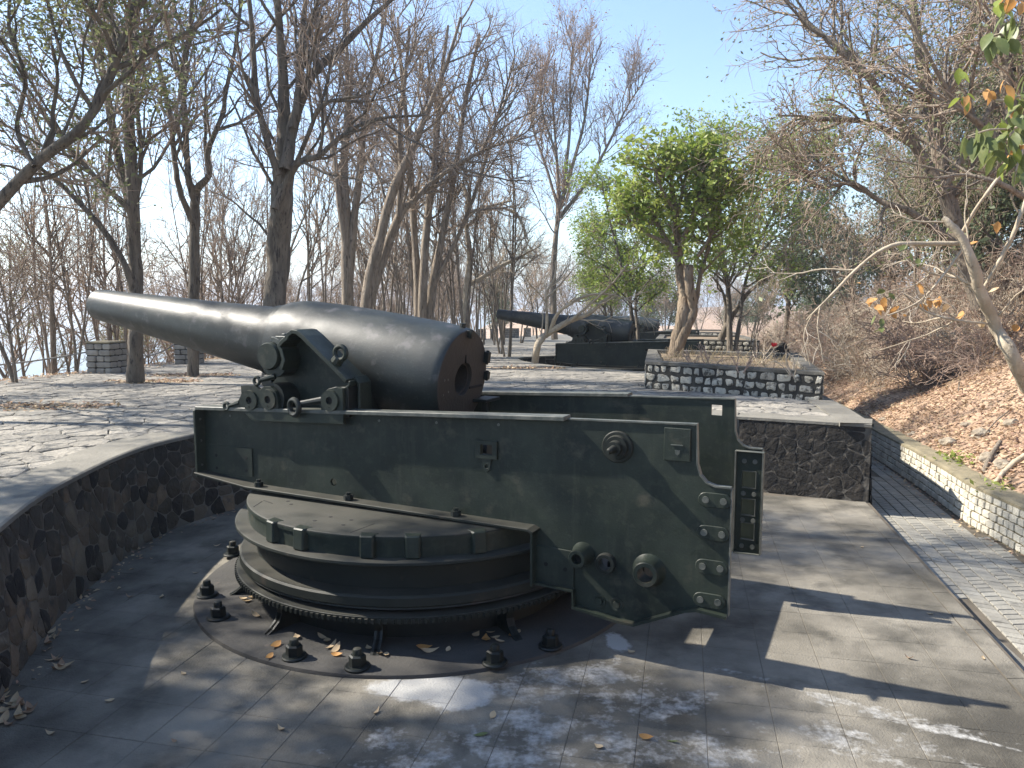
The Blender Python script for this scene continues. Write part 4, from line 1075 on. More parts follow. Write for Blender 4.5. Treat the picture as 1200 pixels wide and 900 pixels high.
BARE = dict(levels=3, trunklv=1, num=[9, 8, 7], ref=[5, 2.2, 1.0], start=[.3, .2, .15], ang=(22, 60), len=[2.6, 1.25, .62], rad=[.040, .018, .009], rmin=.0055,
            seg=[8, 5, 4], wig=[.13, .16, .18], up=[.07, .05, .03], sides=[5, 4, 3])
def leaf_points(tips, per, rng, spread=.10):
    out = []
    for Q, d in tips:
        k = rng.poisson(per)
        for _ in range(k):
            t = rng.uniform(.2, 1)*(len(Q)-1); i = min(len(Q)-2, int(t)); out.append(Q[i]+(Q[i+1]-Q[i])*(t-i)+rng.normal(size=3)*spread)
    return out
def make_tree(name, limbs, style, seed, mats, label, cat='tree', leaf=None, group=None, origin=None, sub=True, smoothn=4):
    """limbs: list of (points, radii) of hand placed stems; style sprouts from them.  leaf = (per tip, size, material index, spread, fraction of tips)"""
    rng = np.random.default_rng(seed); tk, cr = Wood(), Wood(); tips = []
    for li, (P, R) in enumerate(limbs):
        P = np.array(P, float); R = np.array(R, float)
        # smooth and roughen
        m = smoothn; Q = []; RR = []
        for i in range(len(P)-1):
            p0, p1, p2, p3 = P[max(0, i-1)], P[i], P[i+1], P[min(len(P)-1, i+2)]
            for k in range(m):
                t = k/m; Q.append(.5*((2*p1)+(-p0+p2)*t+(2*p0-5*p1+4*p2-p3)*t*t+(-p0+3*p1-3*p2+p3)*t**3)); RR.append(R[i]*(1-t)+R[i+1]*t)
        Q.append(P[-1]); RR.append(R[-1]); Q = np.array(Q); RR = np.array(RR)
        jit = rng.normal(size=Q.shape)*RR[:, None]*(.045 if RR[0] > .1 else .09); jit[0] = 0; Q = Q+jit; RR = RR*(1+rng.normal(size=len(RR))*.04)
        tk.tube(Q, RR, 10 if RR[0] > .06 else 7, 0)
        if style and not RR[-1] > .08: sprout(tk, cr, Q, RR, 0, rng, style, tips)
    if leaf:
        for (per, size, mi, spread, frac, up) in leaf:
            sel = [t for t in tips if rng.random() < frac]
            cr.leaves(leaf_points(sel, per, rng, spread), size, rng, mi, up)
    o = origin if origin is not None else tuple(limbs[0][0][0])
    root = empty(name, o, label=label, cat=cat, group=group)
    tk.build('trunk', mats[0], root, o); cr.build('crown', mats[1:], root, o) if cr.V else None
    root['tris'] = tk.tris()+cr.tris()
    return root
def trace(pts, Y, dy=0.0, seed=0):
    """limb traced at real distance Y: (px, py, width px); wanders in depth too"""
    r = random.Random(seed); P = []; R = []; y = Y
    for i, (px, py, w_) in enumerate(pts):
        P.append(tuple(W(px, py, y))); R.append(w_*.5*y/900)
        y += r.uniform(-.25, .25)+dy
    return P, R

HB = dict(BARE); 
T = []
def hero(name, limbs, Y, seed, label, style=None, mats=None, leaf=None, dys=None, group=None):
    L = [trace(l, Y+(0 if i == 0 else 0), (dys[i] if dys else 0), seed+i) for i, l in enumerate(limbs)]
    for i in range(1, len(L)): # start each limb on the first one's depth
        pass
    return make_tree(name, L, style or BARE, seed, mats or [M['bark_dark'], M['twig'], M['leaf_olive']], label, leaf=leaf, group=group)
OV = [(7, .095, 1, .15, .8, .2)]
LEAFY = [(3, .085, 1, .13, .55, .3)]
S1 = dict(BARE, num=[8, 9, 7])
hero('bare_tree', [[(159, 447, 20), (159, 400, 17), (160, 350, 16), (158, 300, 15), (156, 240, 14), (153, 180, 13), (150, 120, 12), (152, 60, 11), (157, 0, 10), (160, -60, 7), (163, -130, 4)],
     [(158, 270, 9), (152, 235, 10), (140, 190, 9), (130, 140, 8.5), (122, 90, 8), (112, 50, 7), (105, 0, 6), (98, -60, 4)],
     [(158, 360, 8), (150, 320, 8), (135, 290, 7), (115, 262, 6.5), (95, 240, 6), (70, 215, 5), (45, 195, 4), (15, 172, 3)],
     [(156, 270, 7), (150, 245, 7), (130, 225, 6), (105, 200, 5.5), (75, 165, 5), (50, 130, 4), (20, 85, 3.5), (0, 60, 3)],
     [(158, 250, 6), (165, 200, 5), (163, 150, 5), (160, 110, 4), (168, 60, 3)]],
     17.5, 1, 'tall forked bare tree standing in the paving just behind the muzzle of the near gun', S1, leaf=[(2, .07, 1, .12, .30, .3)])
hero('bare_tree', [[(226, 440, 14), (227, 350, 13), (228, 280, 12), (229, 232, 11), (232, 220, 9), (245, 205, 7), (243, 180, 6.5), (250, 160, 6), (262, 130, 5.5), (264, 110, 5), (275, 60, 4), (283, 0, 3.5), (290, -60, 3)],
     [(229, 240, 8), (221, 210, 7.5), (219, 180, 7), (215, 120, 6.5), (214, 80, 6), (222, 40, 5), (225, 0, 4.5), (228, -50, 3)],
     [(227, 262, 8), (212, 228, 7), (205, 190, 6.5), (200, 140, 6), (190, 90, 5), (180, 50, 4), (170, 0, 3)],
     [(219, 190, 5), (208, 150, 4), (215, 118, 4), (220, 60, 4), (235, 20, 3), (240, -30, 2.5)]],
     19.6, 12, 'slim bare tree with curving forks, second trunk from the left standing in the paving', S1, leaf=[(1.5, .07, 1, .12, .15, .3)])
hero('bare_tree', [[(321, 455, 28), (322, 400, 26), (322, 360, 26), (326, 300, 27), (330, 240, 26), (332, 205, 25), (334, 165, 18), (332, 100, 12), (328, 40, 9), (325, 0, 8), (322, -60, 5)],
     [(334, 200, 16), (338, 180, 14), (345, 140, 12), (365, 90, 10), (395, 60, 8), (430, 25, 6), (470, -10, 4)],
     [(326, 205, 9), (312, 160, 8), (300, 110, 7), (296, 40, 6), (290, -20, 4)],
     [(322, 245, 9), (335, 215, 9), (350, 190, 8), (375, 182, 6), (400, 160, 5), (440, 140, 4), (500, 135, 2.5)],
     [(343, 150, 8), (350, 100, 8), (352, 60, 7), (358, 0, 5), (362, -50, 4)],
     [(345, 195, 6), (360, 160, 5), (372, 130, 5), (390, 118, 4), (430, 110, 3), (470, 90, 2)]],
     16.8, 23, 'thickest dark bare tree, rising behind the barrel of the near gun', dict(BARE, num=[9, 8, 6]))
hero('bare_tree', [[(410, 432, 14), (407, 330, 14), (405, 250, 12), (403, 200, 10), (408, 120, 7), (405, 40, 4), (402, -10, 3)],
     [(409, 330, 11), (415, 260, 9), (422, 200, 8), (430, 120, 6), (445, 50, 4), (455, 0, 3)], [(407, 300, 8), (398, 240, 7), (390, 170, 5), (375, 110, 4), (368, 60, 3)]],
     25, 34, 'upright bare tree with two close parallel stems left of the slanting one', dict(BARE, num=[10, 8, 7]), mats=[M['bark'], M['twig'], M['leaf_olive']])
hero('bare_tree', [[(421, 440, 17), (432, 340, 15), (445, 280, 12), (462, 220, 10), (485, 170, 8), (505, 120, 6), (525, 70, 4), (540, 20, 3)],
     [(428, 365, 12), (450, 300, 11), (468, 252, 9), (485, 235, 7), (505, 215, 6), (540, 190, 5), (585, 168, 3)],
     [(467, 255, 7), (470, 200, 6), (468, 150, 5), (475, 90, 4), (480, 30, 3)]],
     23.5, 45, 'bare tree with slanting forked trunks leaning right, above the middle of the gun barrel', dict(BARE, num=[10, 8, 7]), mats=[M['bark'], M['twig'], M['leaf_olive']])
hero('bare_tree', [[(490, 425, 10), (489, 330, 9), (484, 250, 8), (480, 180, 6), (470, 80, 4), (466, 20, 2.5)],
     [(494, 425, 12), (496, 330, 10), (502, 250, 9), (510, 190, 8), (515, 110, 5), (525, 30, 3)],
     [(500, 425, 11), (506, 340, 10), (520, 270, 8), (535, 190, 6), (545, 120, 5), (562, 40, 3)],
     [(505, 340, 6), (540, 270, 5), (565, 200, 4), (585, 130, 3), (600, 80, 2)]],
     26.5, 56, 'clump of slender bare stems fanning upward directly behind the breech of the near gun', dict(BARE, num=[13, 9, 6]), mats=[M['bark'], M['twig'], M['leaf_olive']])
hero('bare_tree', [[(548, 400, 9), (546, 350, 8), (550, 300, 6), (546, 260, 5), (548, 235, 5), (542, 215, 4)], [(548, 335, 6), (565, 325, 5), (590, 310, 4), (612, 300, 3)], [(548, 265, 4), (575, 245, 3.5), (605, 250, 3), (618, 280, 2.5)], [(546, 250, 4), (580, 240, 3), (600, 235, 2)]],
     30, 67, 'low twisted pale tree with an arching crown between the two guns', dict(BARE, num=[7, 7, 6], len=[1.6, 1.0, .55]), mats=[M['bark_pale'], M['twig_pale'], M['leaf_olive']], leaf=[(1, .08, 1, .12, .1, .3)])
TALL = dict(BARE, num=[16, 10, 8], ang=(18, 42), len=[3.0, 1.7, 1.0], ref=[7, 3.5, 1.8], up=[.10, .07, .03], rmin=.007, rad=[.035, .016, .009])
hero('tall_bare_tree', [[(650, 398, 8), (648, 330, 7), (651, 280, 6), (655, 240, 5), (652, 180, 3), (648, 120, 2.5), (650, 70, 1.5)],
     [(655, 245, 5), (672, 190, 4), (685, 140, 3), (692, 75, 2)], [(656, 255, 5), (690, 210, 4), (715, 165, 3), (735, 125, 2), (748, 105, 1.5)],
     [(655, 245, 4), (638, 190, 3), (624, 150, 2), (618, 110, 1.5)], [(660, 225, 4), (668, 150, 3), (668, 90, 2), (672, 55, 1.5)], [(652, 180, 3), (635, 130, 2.5), (634, 90, 2)]],
     44, 78, 'tallest slender bare tree standing alone against the blue sky left of the green tree', TALL, mats=[M['bark'], M['twig_red'], M['leaf_brown']], leaf=[(2, .14, 1, .25, .35, .3)])
# dead leaning pale shrub by the second gun
PALE = dict(BARE, levels=3, num=[6, 6, 4], len=[1.5, .8, .4], start=[.3, .2, .2], wig=[.12, .16, .2], up=[.03, .03, .02], rad=[.028, .014, .008], rmin=.006)
hero('leaning_pale_tree', [[(627, 424, 9), (629, 410, 8), (632, 400, 8.5), (640, 392, 8), (655, 383, 7), (670, 375, 6), (690, 368, 4.5), (705, 355, 3.5), (718, 345, 2.5)],
     [(645, 388, 5), (652, 370, 4.5), (665, 358, 4), (690, 346, 3), (720, 346, 2), (760, 360, 1.5)], [(668, 376, 4), (690, 358, 3), (715, 335, 2.5), (735, 310, 2)],
     [(640, 392, 4), (641, 370, 3.5), (640, 345, 3), (650, 325, 2.5), (652, 305, 2)], [(640, 350, 2.5), (655, 335, 2), (668, 320, 1.5)]],
     23.5, 89, 'small leafless pale tree leaning right across the barrel of the second gun', PALE, mats=[M['bark_pale'], M['twig_pale'], M['leaf_olive']])
# green tree in the planter
GREEN = dict(levels=3, trunklv=1, num=[10, 7, 4], ref=[1.6, 1.2, .6], start=[.42, .2, .2], ang=(30, 75), len=[.98, .58, .34], rad=[.03, .012, .006], rmin=.005,
             seg=[6, 4, 3], wig=[.12, .15, .18], up=[.06, .03, 0], sides=[5, 4, 3])
hero('green_tree', [[(788, 424, 17), (794, 400, 16), (800, 370, 15), (801, 345, 13), (797, 318, 12), (795, 290, 9), (792, 250, 7), (788, 225, 5), (786, 205, 3)],
     [(794, 408, 14), (806, 380, 13), (812, 360, 12), (808, 335, 11), (807, 312, 10.5)],
     [(806, 375, 7), (815, 355, 6), (820, 325, 5), (830, 290, 5), (836, 250, 4), (838, 220, 3)], [(797, 310, 7), (780, 280, 6), (765, 250, 5), (755, 220, 3)],
     [(796, 290, 6), (812, 250, 5), (822, 215, 4), (825, 185, 3)], [(783, 285, 5), (760, 275, 4), (738, 262, 3)], [(818, 300, 5), (828, 285, 4), (836, 268, 3)], [(792, 250, 5), (772, 215, 4), (768, 190, 3)], [(825, 250, 4), (845, 225, 3), (858, 200, 2.5)], [(790, 265, 4), (800, 225, 4), (806, 195, 3)]],
     18.6, 101, 'leafy bright green tree with a sawn stump fork growing in the near planter', GREEN, mats=[M['bark_tan'], M['twig'], M['leaf_green'], M['leaf_lime']],
     leaf=[(5, .17, 1, .13, .62, .3), (7, .16, 2, .14, .62, .3)])

# big leaning tree at the left edge; its leafy crown is above the frame and shades the path
hero('leaning_olive_tree', [[(-150, 470, 16.2), (-95, 380, 15.6), (-40, 285, 14.3), (10, 225, 13.1), (50, 185, 11.8), (95, 150, 10.6), (125, 100, 9.4), (150, 30, 8.1), (180, -60, 6.9), (215, -160, 5.6), (240, -260, 3.8)],
     [(40, 195, 5.6), (20, 150, 5.0), (30, 90, 4.4), (10, 30, 3.8), (20, -50, 2.5)], [(110, 130, 5.6), (80, 80, 5.0), (60, 20, 3.8), (50, -60, 3.1), (60, -150, 1.8)],
     [(160, 0, 5.6), (120, -80, 4.4), (100, -180, 3.1), (110, -260, 1.8)], [(180, -60, 5.0), (240, -120, 4.4), (290, -200, 3.1), (320, -280, 1.8)], [(150, 30, 4.4), (200, -40, 3.8), (270, -110, 2.5), (330, -170, 1.8)],
     [(70, 168, 3.8), (95, 100, 3.1), (100, 40, 2.5), (130, -30, 1.8)]],
     11.2, 301, 'big leaning tree at the left edge whose fine olive leaves fill the upper left corner', dict(BARE, num=[9, 7, 6], len=[2.0, 1.1, .55]), leaf=[(14, .085, 1, .19, .95, .2)])
# ---- prototypes for the wood in the background, each its own thing once copied
def proto(kind, seed):
    rng = np.random.default_rng(seed); limbs = []
    H = {'bare': 9.5, 'multi': 8.5, 'leafy': 9, 'shrub': 2.4, 'cas': 9.5, 'olive': 9.5, 'slim': 14.5}[kind]
    ns = {'bare': 2, 'multi': 4, 'leafy': 2, 'shrub': 9, 'cas': 1, 'olive': 3, 'slim': 3}[kind]
    for i in range(ns):
        a = rng.uniform(0, 2*pi); tl = {'bare': .12, 'multi': .28, 'leafy': .2, 'shrub': .8, 'cas': .05, 'olive': .28, 'slim': .13}[kind]*rng.uniform(.5, 1.3)
        d = np.array([cos(a)*tl, sin(a)*tl, 1])
        r = {'bare': .09, 'multi': .065, 'leafy': .11, 'shrub': .016, 'cas': .13, 'olive': .08, 'slim': .075}[kind]*rng.uniform(.7, 1.1)
        P, R, _ = path_grow((0.10*cos(a), .10*sin(a), -.3), d, H*rng.uniform(.75, 1), r, r*.15, rng, 13 if kind != 'shrub' else 8, .07 if kind != 'shrub' else .13, .02 if kind != 'shrub' else -.03, .85)
        limbs.append((P[::2] if kind != 'shrub' else P, R[::2] if kind != 'shrub' else R))
    st = {'slim': dict(BARE, num=[9, 5, 4], rmin=.010, ang=(18, 45), start=[.35, .2, .15], len=[2.2, 1.1, .6], sides=[4, 3, 3]), 'bare': dict(BARE, num=[13, 7, 6], rmin=.009, sides=[4, 3, 3]), 'multi': dict(BARE, num=[7, 5, 4], rmin=.010, sides=[4, 3, 3]),
          'leafy': dict(BARE, num=[13, 7, 5], rmin=.008, sides=[4, 3, 3], up=[.04, .02, 0]), 'olive': dict(BARE, num=[9, 7, 5], rmin=.008, sides=[4, 3, 3]),
          'shrub': dict(BARE, levels=2, trunklv=0, num=[12, 6], ref=[2, .8], len=[.95, .45], rad=[.011, .008], rmin=.0065, seg=[6, 4], wig=[.2, .22], up=[-.02, 0], sides=[3, 3], start=[.1, .1]),
          'cas': dict(BARE, num=[30, 7, 4], len=[2.2, .9, .5], rmin=.007, ang=(35, 75), up=[.03, -.02, -.05], sides=[4, 3, 3], start=[.2, .15, .1])}[kind]
    lf = {'slim': None, 'bare': None, 'multi': None, 'leafy': [(10, .13, 1, .16, .9, .3), (8, .13, 2, .17, .7, .3)], 'olive': [(6, .09, 1, .16, .8, .2)], 'shrub': [(.6, .07, 1, .05, .4, .3)], 'cas': [(9, .19, 1, .2, .95, .5)]}[kind]
    mats = {'slim': [M['bark'], M['twig_grey']], 'bare': [M['bark'], M['twig']], 'multi': [M['bark'], M['twig_grey']], 'leafy': [M['bark_dark'], M['twig'], M['leaf_green'], M['leaf_lime']], 'olive': [M['bark_dark'], M['twig'], M['leaf_olive']],
            'shrub': [M['twig_pale'], M['twig_red'] if seed != 252 else M['twig_pale'], M['leaf_brown']], 'cas': [M['bark_dark'], M['twig'], M['leaf_grey']]}[kind]
    nm = {'slim': 'bare_tree', 'bare': 'bare_tree', 'multi': 'bare_tree', 'leafy': 'leafy_tree', 'olive': 'olive_green_tree', 'shrub': 'dry_shrub', 'cas': 'grey_green_tree'}[kind]
    return make_tree(nm, limbs, st, seed, mats, 'x', leaf=lf, origin=(0, 0, 0), smoothn=2)
LABEL = {'slim': ('slender bare tree with upright stems', 'slender upright bare trees'),
         'bare': ('slim bare tree of the distant wood between the terrace and the sea', 'bare trees of the background wood'),
         'multi': ('several stemmed bare tree with grey brown twigs in the background wood', 'many stemmed bare trees behind the terrace'),
         'olive': ('tree with sparse small olive leaves at the left of the terrace', 'sparsely leaved trees at the left'),
         'leafy': ('bushy green tree among bare ones beyond the second gun', 'green trees beyond the second gun'),
         'cas': ('feathery grey green tree beyond the planters', 'feathery trees beyond the planters'),
         'shrub': ('tangled dry shrub on the leafy bank right of the path', 'dry shrubs on the bank')}
PR = {}; used = set()
for kind, seeds in (('bare', (201, 202, 203)), ('multi', (211, 212, 213)), ('slim', (261, 262, 263, 264)), ('olive', (221, 222)), ('leafy', (231, 232)), ('cas', (241, 242)), ('shrub', (251, 252, 253))):
    PR[kind] = [proto(kind, s) for s in seeds]
def _p(): pass
def plant(kind, x, y, z, sc=1.0, label=None, group=None, rz=None, rng=random.Random(77), sz=None, which=None, tilt=None, cat='tree'):
    p = PR[kind][which if which is not None else rng.randrange(len(PR[kind]))]
    if p.name in used: o = copy_tree(p)
    else: o = p; used.add(p.name)
    o.location = (x, y, z-.05); o.rotation_euler = (tilt[0] if tilt else 0, tilt[1] if tilt else 0, rng.uniform(0, 2*pi) if rz is None else rz)
    o.scale = (sc, sc, sc*(sz or 1))
    lb, gp = LABEL[kind]
    if not label and kind != 'shrub':
        zone = 'on the seaward slope left of the terrace' if x < left_x(y) and y < 27 else ('in the middle distance behind the gun barrel' if y < 44 else ('far off behind the second gun' if y < 62 else 'at the far end of the battery'))
        lb = lb.split(' in the background')[0].split(' of the distant')[0].split(' at the left')[0].split(' beyond')[0]+' '+zone; gp = gp+' '+zone
    if not label and kind == 'shrub':
        cl = 'reddish' if p is not PR['shrub'][1] else 'pale'; zone = 'close to the low wall bend' if y < 15 else ('at the middle of the bank' if y < 28 else 'far along the bank')
        lb = 'tangled '+cl+' dry shrub '+zone; gp = cl+' shrubs '+zone
    o['label'] = label or lb; o['category'] = 'shrub' if kind == 'shrub' else cat
    o['group'] = group or gp
    return o
rg = random.Random(9)
# left slope toward the sea
for k in range(7):
    y = rg.uniform(22, 42); e = rg.uniform(.6, 9) if k % 3 else rg.uniform(.3, 3); x = left_x(y)-e
    if x < -.78*y-4: x = -.78*y-rg.uniform(-2, 2)
    kd = rg.choice(['olive', 'olive', 'bare', 'multi', 'multi'])
    if y > 26: kd = rg.choice(['bare', 'multi', 'multi', 'olive'])
    plant(kd, x, y, slope_z(x, y), rg.uniform(.75, 1.05))
for (px, yy, kd, sc) in ((84, 21.0, 'slim', .6), (20, 17.5, 'bare', .6), (10, 28, 'slim', .7), (45, 27, 'olive', .9), (117, 25.5, 'slim', .6), (-160, 14, 'olive', 1.05)):
    x = (px-600)/900*yy; plant(kd, x, yy, slope_z(x, yy), sc)
# far left part of the terrace and behind
for k in range(30):
    y = rg.uniform(32, 62); xl = left_x(y); x = xl-rg.uniform(-.8, 8)
    plant(rg.choice(['bare', 'multi', 'multi']), x, y, min(slope_z(x, y), zt(y)), rg.uniform(.7, 1.0))
for k in range(34):
    y = rg.uniform(29, 50); px = rg.uniform(225, 640); x = (px-600)/900*y
    if x > .8 and y < 34: continue
    plant('slim', x, y, min(slope_z(x, y) if x < left_x(y) else zt(y), zt(y)), rg.uniform(.75, 1.0))
for k in range(3):
    y = rg.uniform(20, 27); x = left_x(y)-rg.uniform(.3, 2.5); plant('slim', x, y, slope_z(x, y), rg.uniform(.75, .95))
# wood closing the far end
for k in range(28):
    y = rg.uniform(58, 100); x = rg.uniform(-.06, .32)*y
    kd = rg.choice(['bare', 'multi', 'multi', 'cas'])
    if x/y > .2: kd = rg.choice(['cas', 'bare', 'multi'])
    plant(kd, x, y, zt(y)-.05, rg.uniform(.65, .95))
plant('leafy', W(752, 392, 30).x, 30.5, zt(30), 1.0, label='broad green tree with fine leaves just left behind the planter tree', which=0, sz=1.0)
plant('leafy', W(718, 392, 44).x, 44, zt(44), .9, label='pale lime bush of a tree far behind the second gun', which=1)
plant('leafy', W(858, 392, 33).x, 33, zt(33), 1.28, sz=1.08, label='dense grey green tree whose crown shows right behind the planter tree', which=0)
plant('cas', W(915, 392, 38).x, 38, zt(38), 1.4, sz=1.15, label='feathery grey green tree right of the planter tree, alone on the skyline', which=1)
plant('cas', W(965, 392, 44).x, 44, zt(44), 1.1, label='lower feathery tree where the path disappears', which=0)
plant('multi', W(880, 392, 30).x, 30, zt(30), .45); plant('multi', W(680, 392, 50).x, 50, zt(50), .8); plant('multi', W(610, 392, 50).x, 50, zt(50), .85, rz=1); plant('olive', W(630, 392, 58).x, 58, zt(58), .95)
plant('olive', W(580, 392, 56).x, 56, zt(56), .9)
# leaning dark tree behind the planters
hero('leaning_dark_tree', [[(845, 398, 9), (850, 385, 8), (858, 370, 7), (868, 355, 5), (880, 340, 4), (905, 322, 3), (935, 312, 2)], [(850, 385, 5), (851, 360, 4), (846, 340, 3), (835, 325, 2)]], 34, 131,
     'dark leaning tree with a crooked trunk behind the middle planter', dict(BARE, num=[7, 7, 6]), leaf=[(2, .09, 1, .15, .5, .3)])
# right bank: leafless trees with drooping branches over the slope
RB = dict(BARE, num=[12, 9, 7], ang=(25, 65), wig=[.12, .17, .2], up=[.02, .01, -.01], len=[2.4, 1.25, .6])
def right_tree(limbs, Y, seed, label, mats, leaf=None, style=RB, dys=None): return hero('bank_tree', limbs, Y, seed, label, style, mats, leaf, dys)
right_tree([[(1150, 360, 22), (1130, 300, 20), (1110, 230, 17), (1095, 150, 14), (1080, 80, 11), (1070, 0, 8), (1060, -80, 5)],
     [(1108, 225, 12), (1075, 175, 11), (1035, 115, 9), (1000, 70, 7), (960, 38, 5), (935, 15, 3)],
     [(1118, 260, 11), (1080, 180, 9), (1020, 145, 7), (975, 140, 5), (940, 138, 3), (915, 150, 2)],
     [(1125, 290, 9), (1070, 250, 8), (1030, 235, 6), (1000, 215, 5), (960, 220, 3.5), (930, 200, 2)],
     [(1095, 160, 9), (1120, 90, 8), (1140, 20, 6), (1150, -50, 4)], [(1105, 220, 9), (1150, 150, 8), (1180, 80, 6), (1200, 20, 4)]],
     17, 151, 'large tree of the bank with dark twiggy branches reaching left across the sky', [M['bark'], M['twig'], M['leaf_olive'], M['leaf_brown']], leaf=[(2.2, .085, 1, .14, .45, .3), (1.2, .08, 2, .1, .3, .3)])
right_tree([[(1205, 455, 17), (1185, 415, 16), (1168, 385, 14.5), (1150, 345, 13), (1140, 310, 12), (1125, 275, 9), (1105, 255, 6)],
     [(1128, 285, 6), (1085, 286, 5.5), (1045, 288, 5), (1010, 310, 4), (975, 345, 3), (945, 375, 2)], [(1148, 345, 4), (1175, 300, 5), (1195, 255, 5), (1215, 200, 4), (1240, 150, 3)],
     [(1126, 275, 5), (1150, 235, 4), (1180, 195, 3.5), (1215, 150, 2.5)], [(1165, 380, 3), (1120, 375, 3), (1085, 365, 2.5), (1060, 345, 2)], [(1130, 290, 4), (1100, 330, 3), (1075, 355, 2.5), (1040, 370, 2)],
     [(1160, 365, 4), (1130, 330, 3), (1090, 320, 2.5), (1060, 300, 2)]],
     10.3, 162, 'pale smooth trunk leaning left on the bank at the right edge, a few yellow leaves', [M['bark_pale'], M['twig_pale'], M['leaf_orange'], M['leaf_big']], style=dict(RB, num=[7, 6, 5], len=[1.1, .6, .35], rad=[.02, .010, .006], rmin=.0045), leaf=[(.8, .10, 1, .04, .07, .5), (.8, .10, 2, .04, .09, .5)])
right_tree([[(1235, 330, 22), (1215, 240, 20), (1190, 150, 16), (1175, 60, 12), (1160, -40, 8)], [(1205, 210, 10), (1165, 160, 8), (1120, 120, 6), (1085, 60, 4), (1060, 10, 3)], [(1190, 150, 9), (1210, 60, 7), (1230, -20, 5)], [(1215, 240, 8), (1170, 215, 6), (1130, 205, 4), (1090, 210, 3)]],
     13.5, 173, 'twiggy bank tree in the upper right corner behind the broad leaved branch', [M['bark'], M['twig'], M['leaf_olive'], M['leaf_brown']], leaf=[(3, .09, 1, .15, .7, .3)])
for k, (px, Y, kd, sc) in enumerate(((1120, 21, 'cas', 1.0), (1150, 22, 'olive', 1.0), (1010, 27, 'multi', .72), (1060, 24, 'olive', .85), (1110, 21, 'olive', .9), (1180, 19, 'olive', .8), (1150, 26, 'cas', .95), (1230, 22, 'cas', 1), (985, 40, 'multi', .8), (1040, 34, 'cas', .9), (1080, 30, 'multi', .8), (1300, 16, 'olive', 1), (1000, 52, 'cas', .9), (960, 60, 'cas', 1), (1120, 34, 'bare', .8), (1020, 46, 'olive', .9), (1200, 30, 'multi', .8), (1100, 40, 'olive', .9))):
    x = (px-600)/900*Y; plant(kd, x, Y, bank_z(x, Y), sc, label={'multi': 'reddish bare tree rising from the bank behind the dry shrubs', 'olive': 'sparsely leaved tree on the upper bank at the right', 'cas': 'feathery grey green tree high on the bank at the right', 'bare': 'thin bare tree on the upper bank at the right'}[kd], group='trees growing on the bank ('+{'multi': 'reddish', 'olive': 'olive', 'cas': 'feathery', 'bare': 'bare'}[kd]+')')
# shrubs of the bank
for k in range(100):
    Y = rg.uniform(14.5, 30) if k < 70 else rg.uniform(30, 50); e = rg.uniform(1.2, 6) if Y > 18 else rg.uniform(2.5, 8); x = wall_x(Y)+e
    if x > .80*Y: x = .8*Y
    if x-wall_x(Y) < 1.2: continue
    plant('shrub', x, Y, bank_z(x, Y), rg.uniform(.55, 1.15), tilt=(rg.uniform(-.2, .2), rg.uniform(-.5, 0)))
# trees out of the frame on the left, whose shade falls on the pit
for (x, y, kd, sc) in ((-12.5, 8.5, 'bare', .9), (-10.5, 3.0, 'olive', .9), (-9.9, 6.2, 'leafy', 1.05)):
    plant(kd, x, y, zt(y), sc, label='tree left of the view whose shade dapples the pit', group='shade trees left of the view')
# unused prototypes go
for kd in PR:
    for p in PR[kd]:
        if p.name not in used:
            for ch in list(p.children): bpy.data.objects.remove(ch)
            bpy.data.objects.remove(p)

HAZE = .0008
# ------------------------------------------------------------------ small things
def ground_at(px, py, zf=zt):
    Y = 15.0
    for _ in range(40):
        x, y = gz(px, py, zf(Y)); Y = .5*Y+.5*y
    return gz(px, py, zf(Y))
def pillar(px, py, label, seed, s=.72, h=.86):
    rng = random.Random(seed); x, y = ground_at(px, py); y += s/2; z = zt(y)
    root = empty('stone_pillar', (x, y, z), rz=rng.uniform(-.1, .1)-.05, label=label, cat='pillar', group='stone pillars of the rail')
    mb = MB(); mb.box(-s/2+.02, s/2-.02, -s/2+.02, s/2-.02, -.1, h-.03); mb.build('mortar_core', M['mortar_black'], root)
    rows = 5; hh = (h-.04)/rows
    for r in range(rows):
        for side in range(4):
            u = -s/2; first = True; n = 2 if (r+side) % 2 else 3
            ws = [rng.uniform(.7, 1.3) for _ in range(n)]; t = sum(ws)
            for w_ in ws:
                L = s*w_/t; a, b = u+.010, u+L-.010; u += L
                P = rounded([(a, r*hh+.014), (b, r*hh+.010), (b, (r+1)*hh-.010), (a, (r+1)*hh-.010)], .15)
                ca, sa = cos(side*pi/2), sin(side*pi/2)
                f = lambda uu, vv, q: Vector((uu*ca+(s/2-.03+q)*sa, uu*sa-(s/2-.03+q)*ca, vv))
                mb = MB(); stone(mb, P, ((a+b)/2, (r+.5)*hh), f, -.01, .03+rng.uniform(0, .02), rng, .006, .14, .003)
                mb.build('stone', M['pillar'], root, bevel=-1)
    mb = MB(); mb.box(-s/2-.01, s/2+.01, -s/2-.01, s/2+.01, h-.035, h+.01); mb.build('cap', M['moss'], root, bevel=.01)
    return root
p1 = pillar(118, 438, 'square stone pillar left of the muzzle of the near gun', 1)
pillar(217, 427, 'square stone pillar partly hidden behind the slim tree under the gun barrel', 2)
for i, (px, py, lab) in enumerate(((579, 397, 'broader far pillar just left of the second gun barrel tip'), (593, 396, 'small far pillar under the muzzle of the second gun'), (604, 396, 'far pillar below the second gun barrel, third from left'),
                                  (618, 395, 'far pillar left of the pale leaning trunk'), (564, 398, 'far pillar just right of the breech of the near gun'))): pillar(px, py, lab, 10+i, .62, .8)
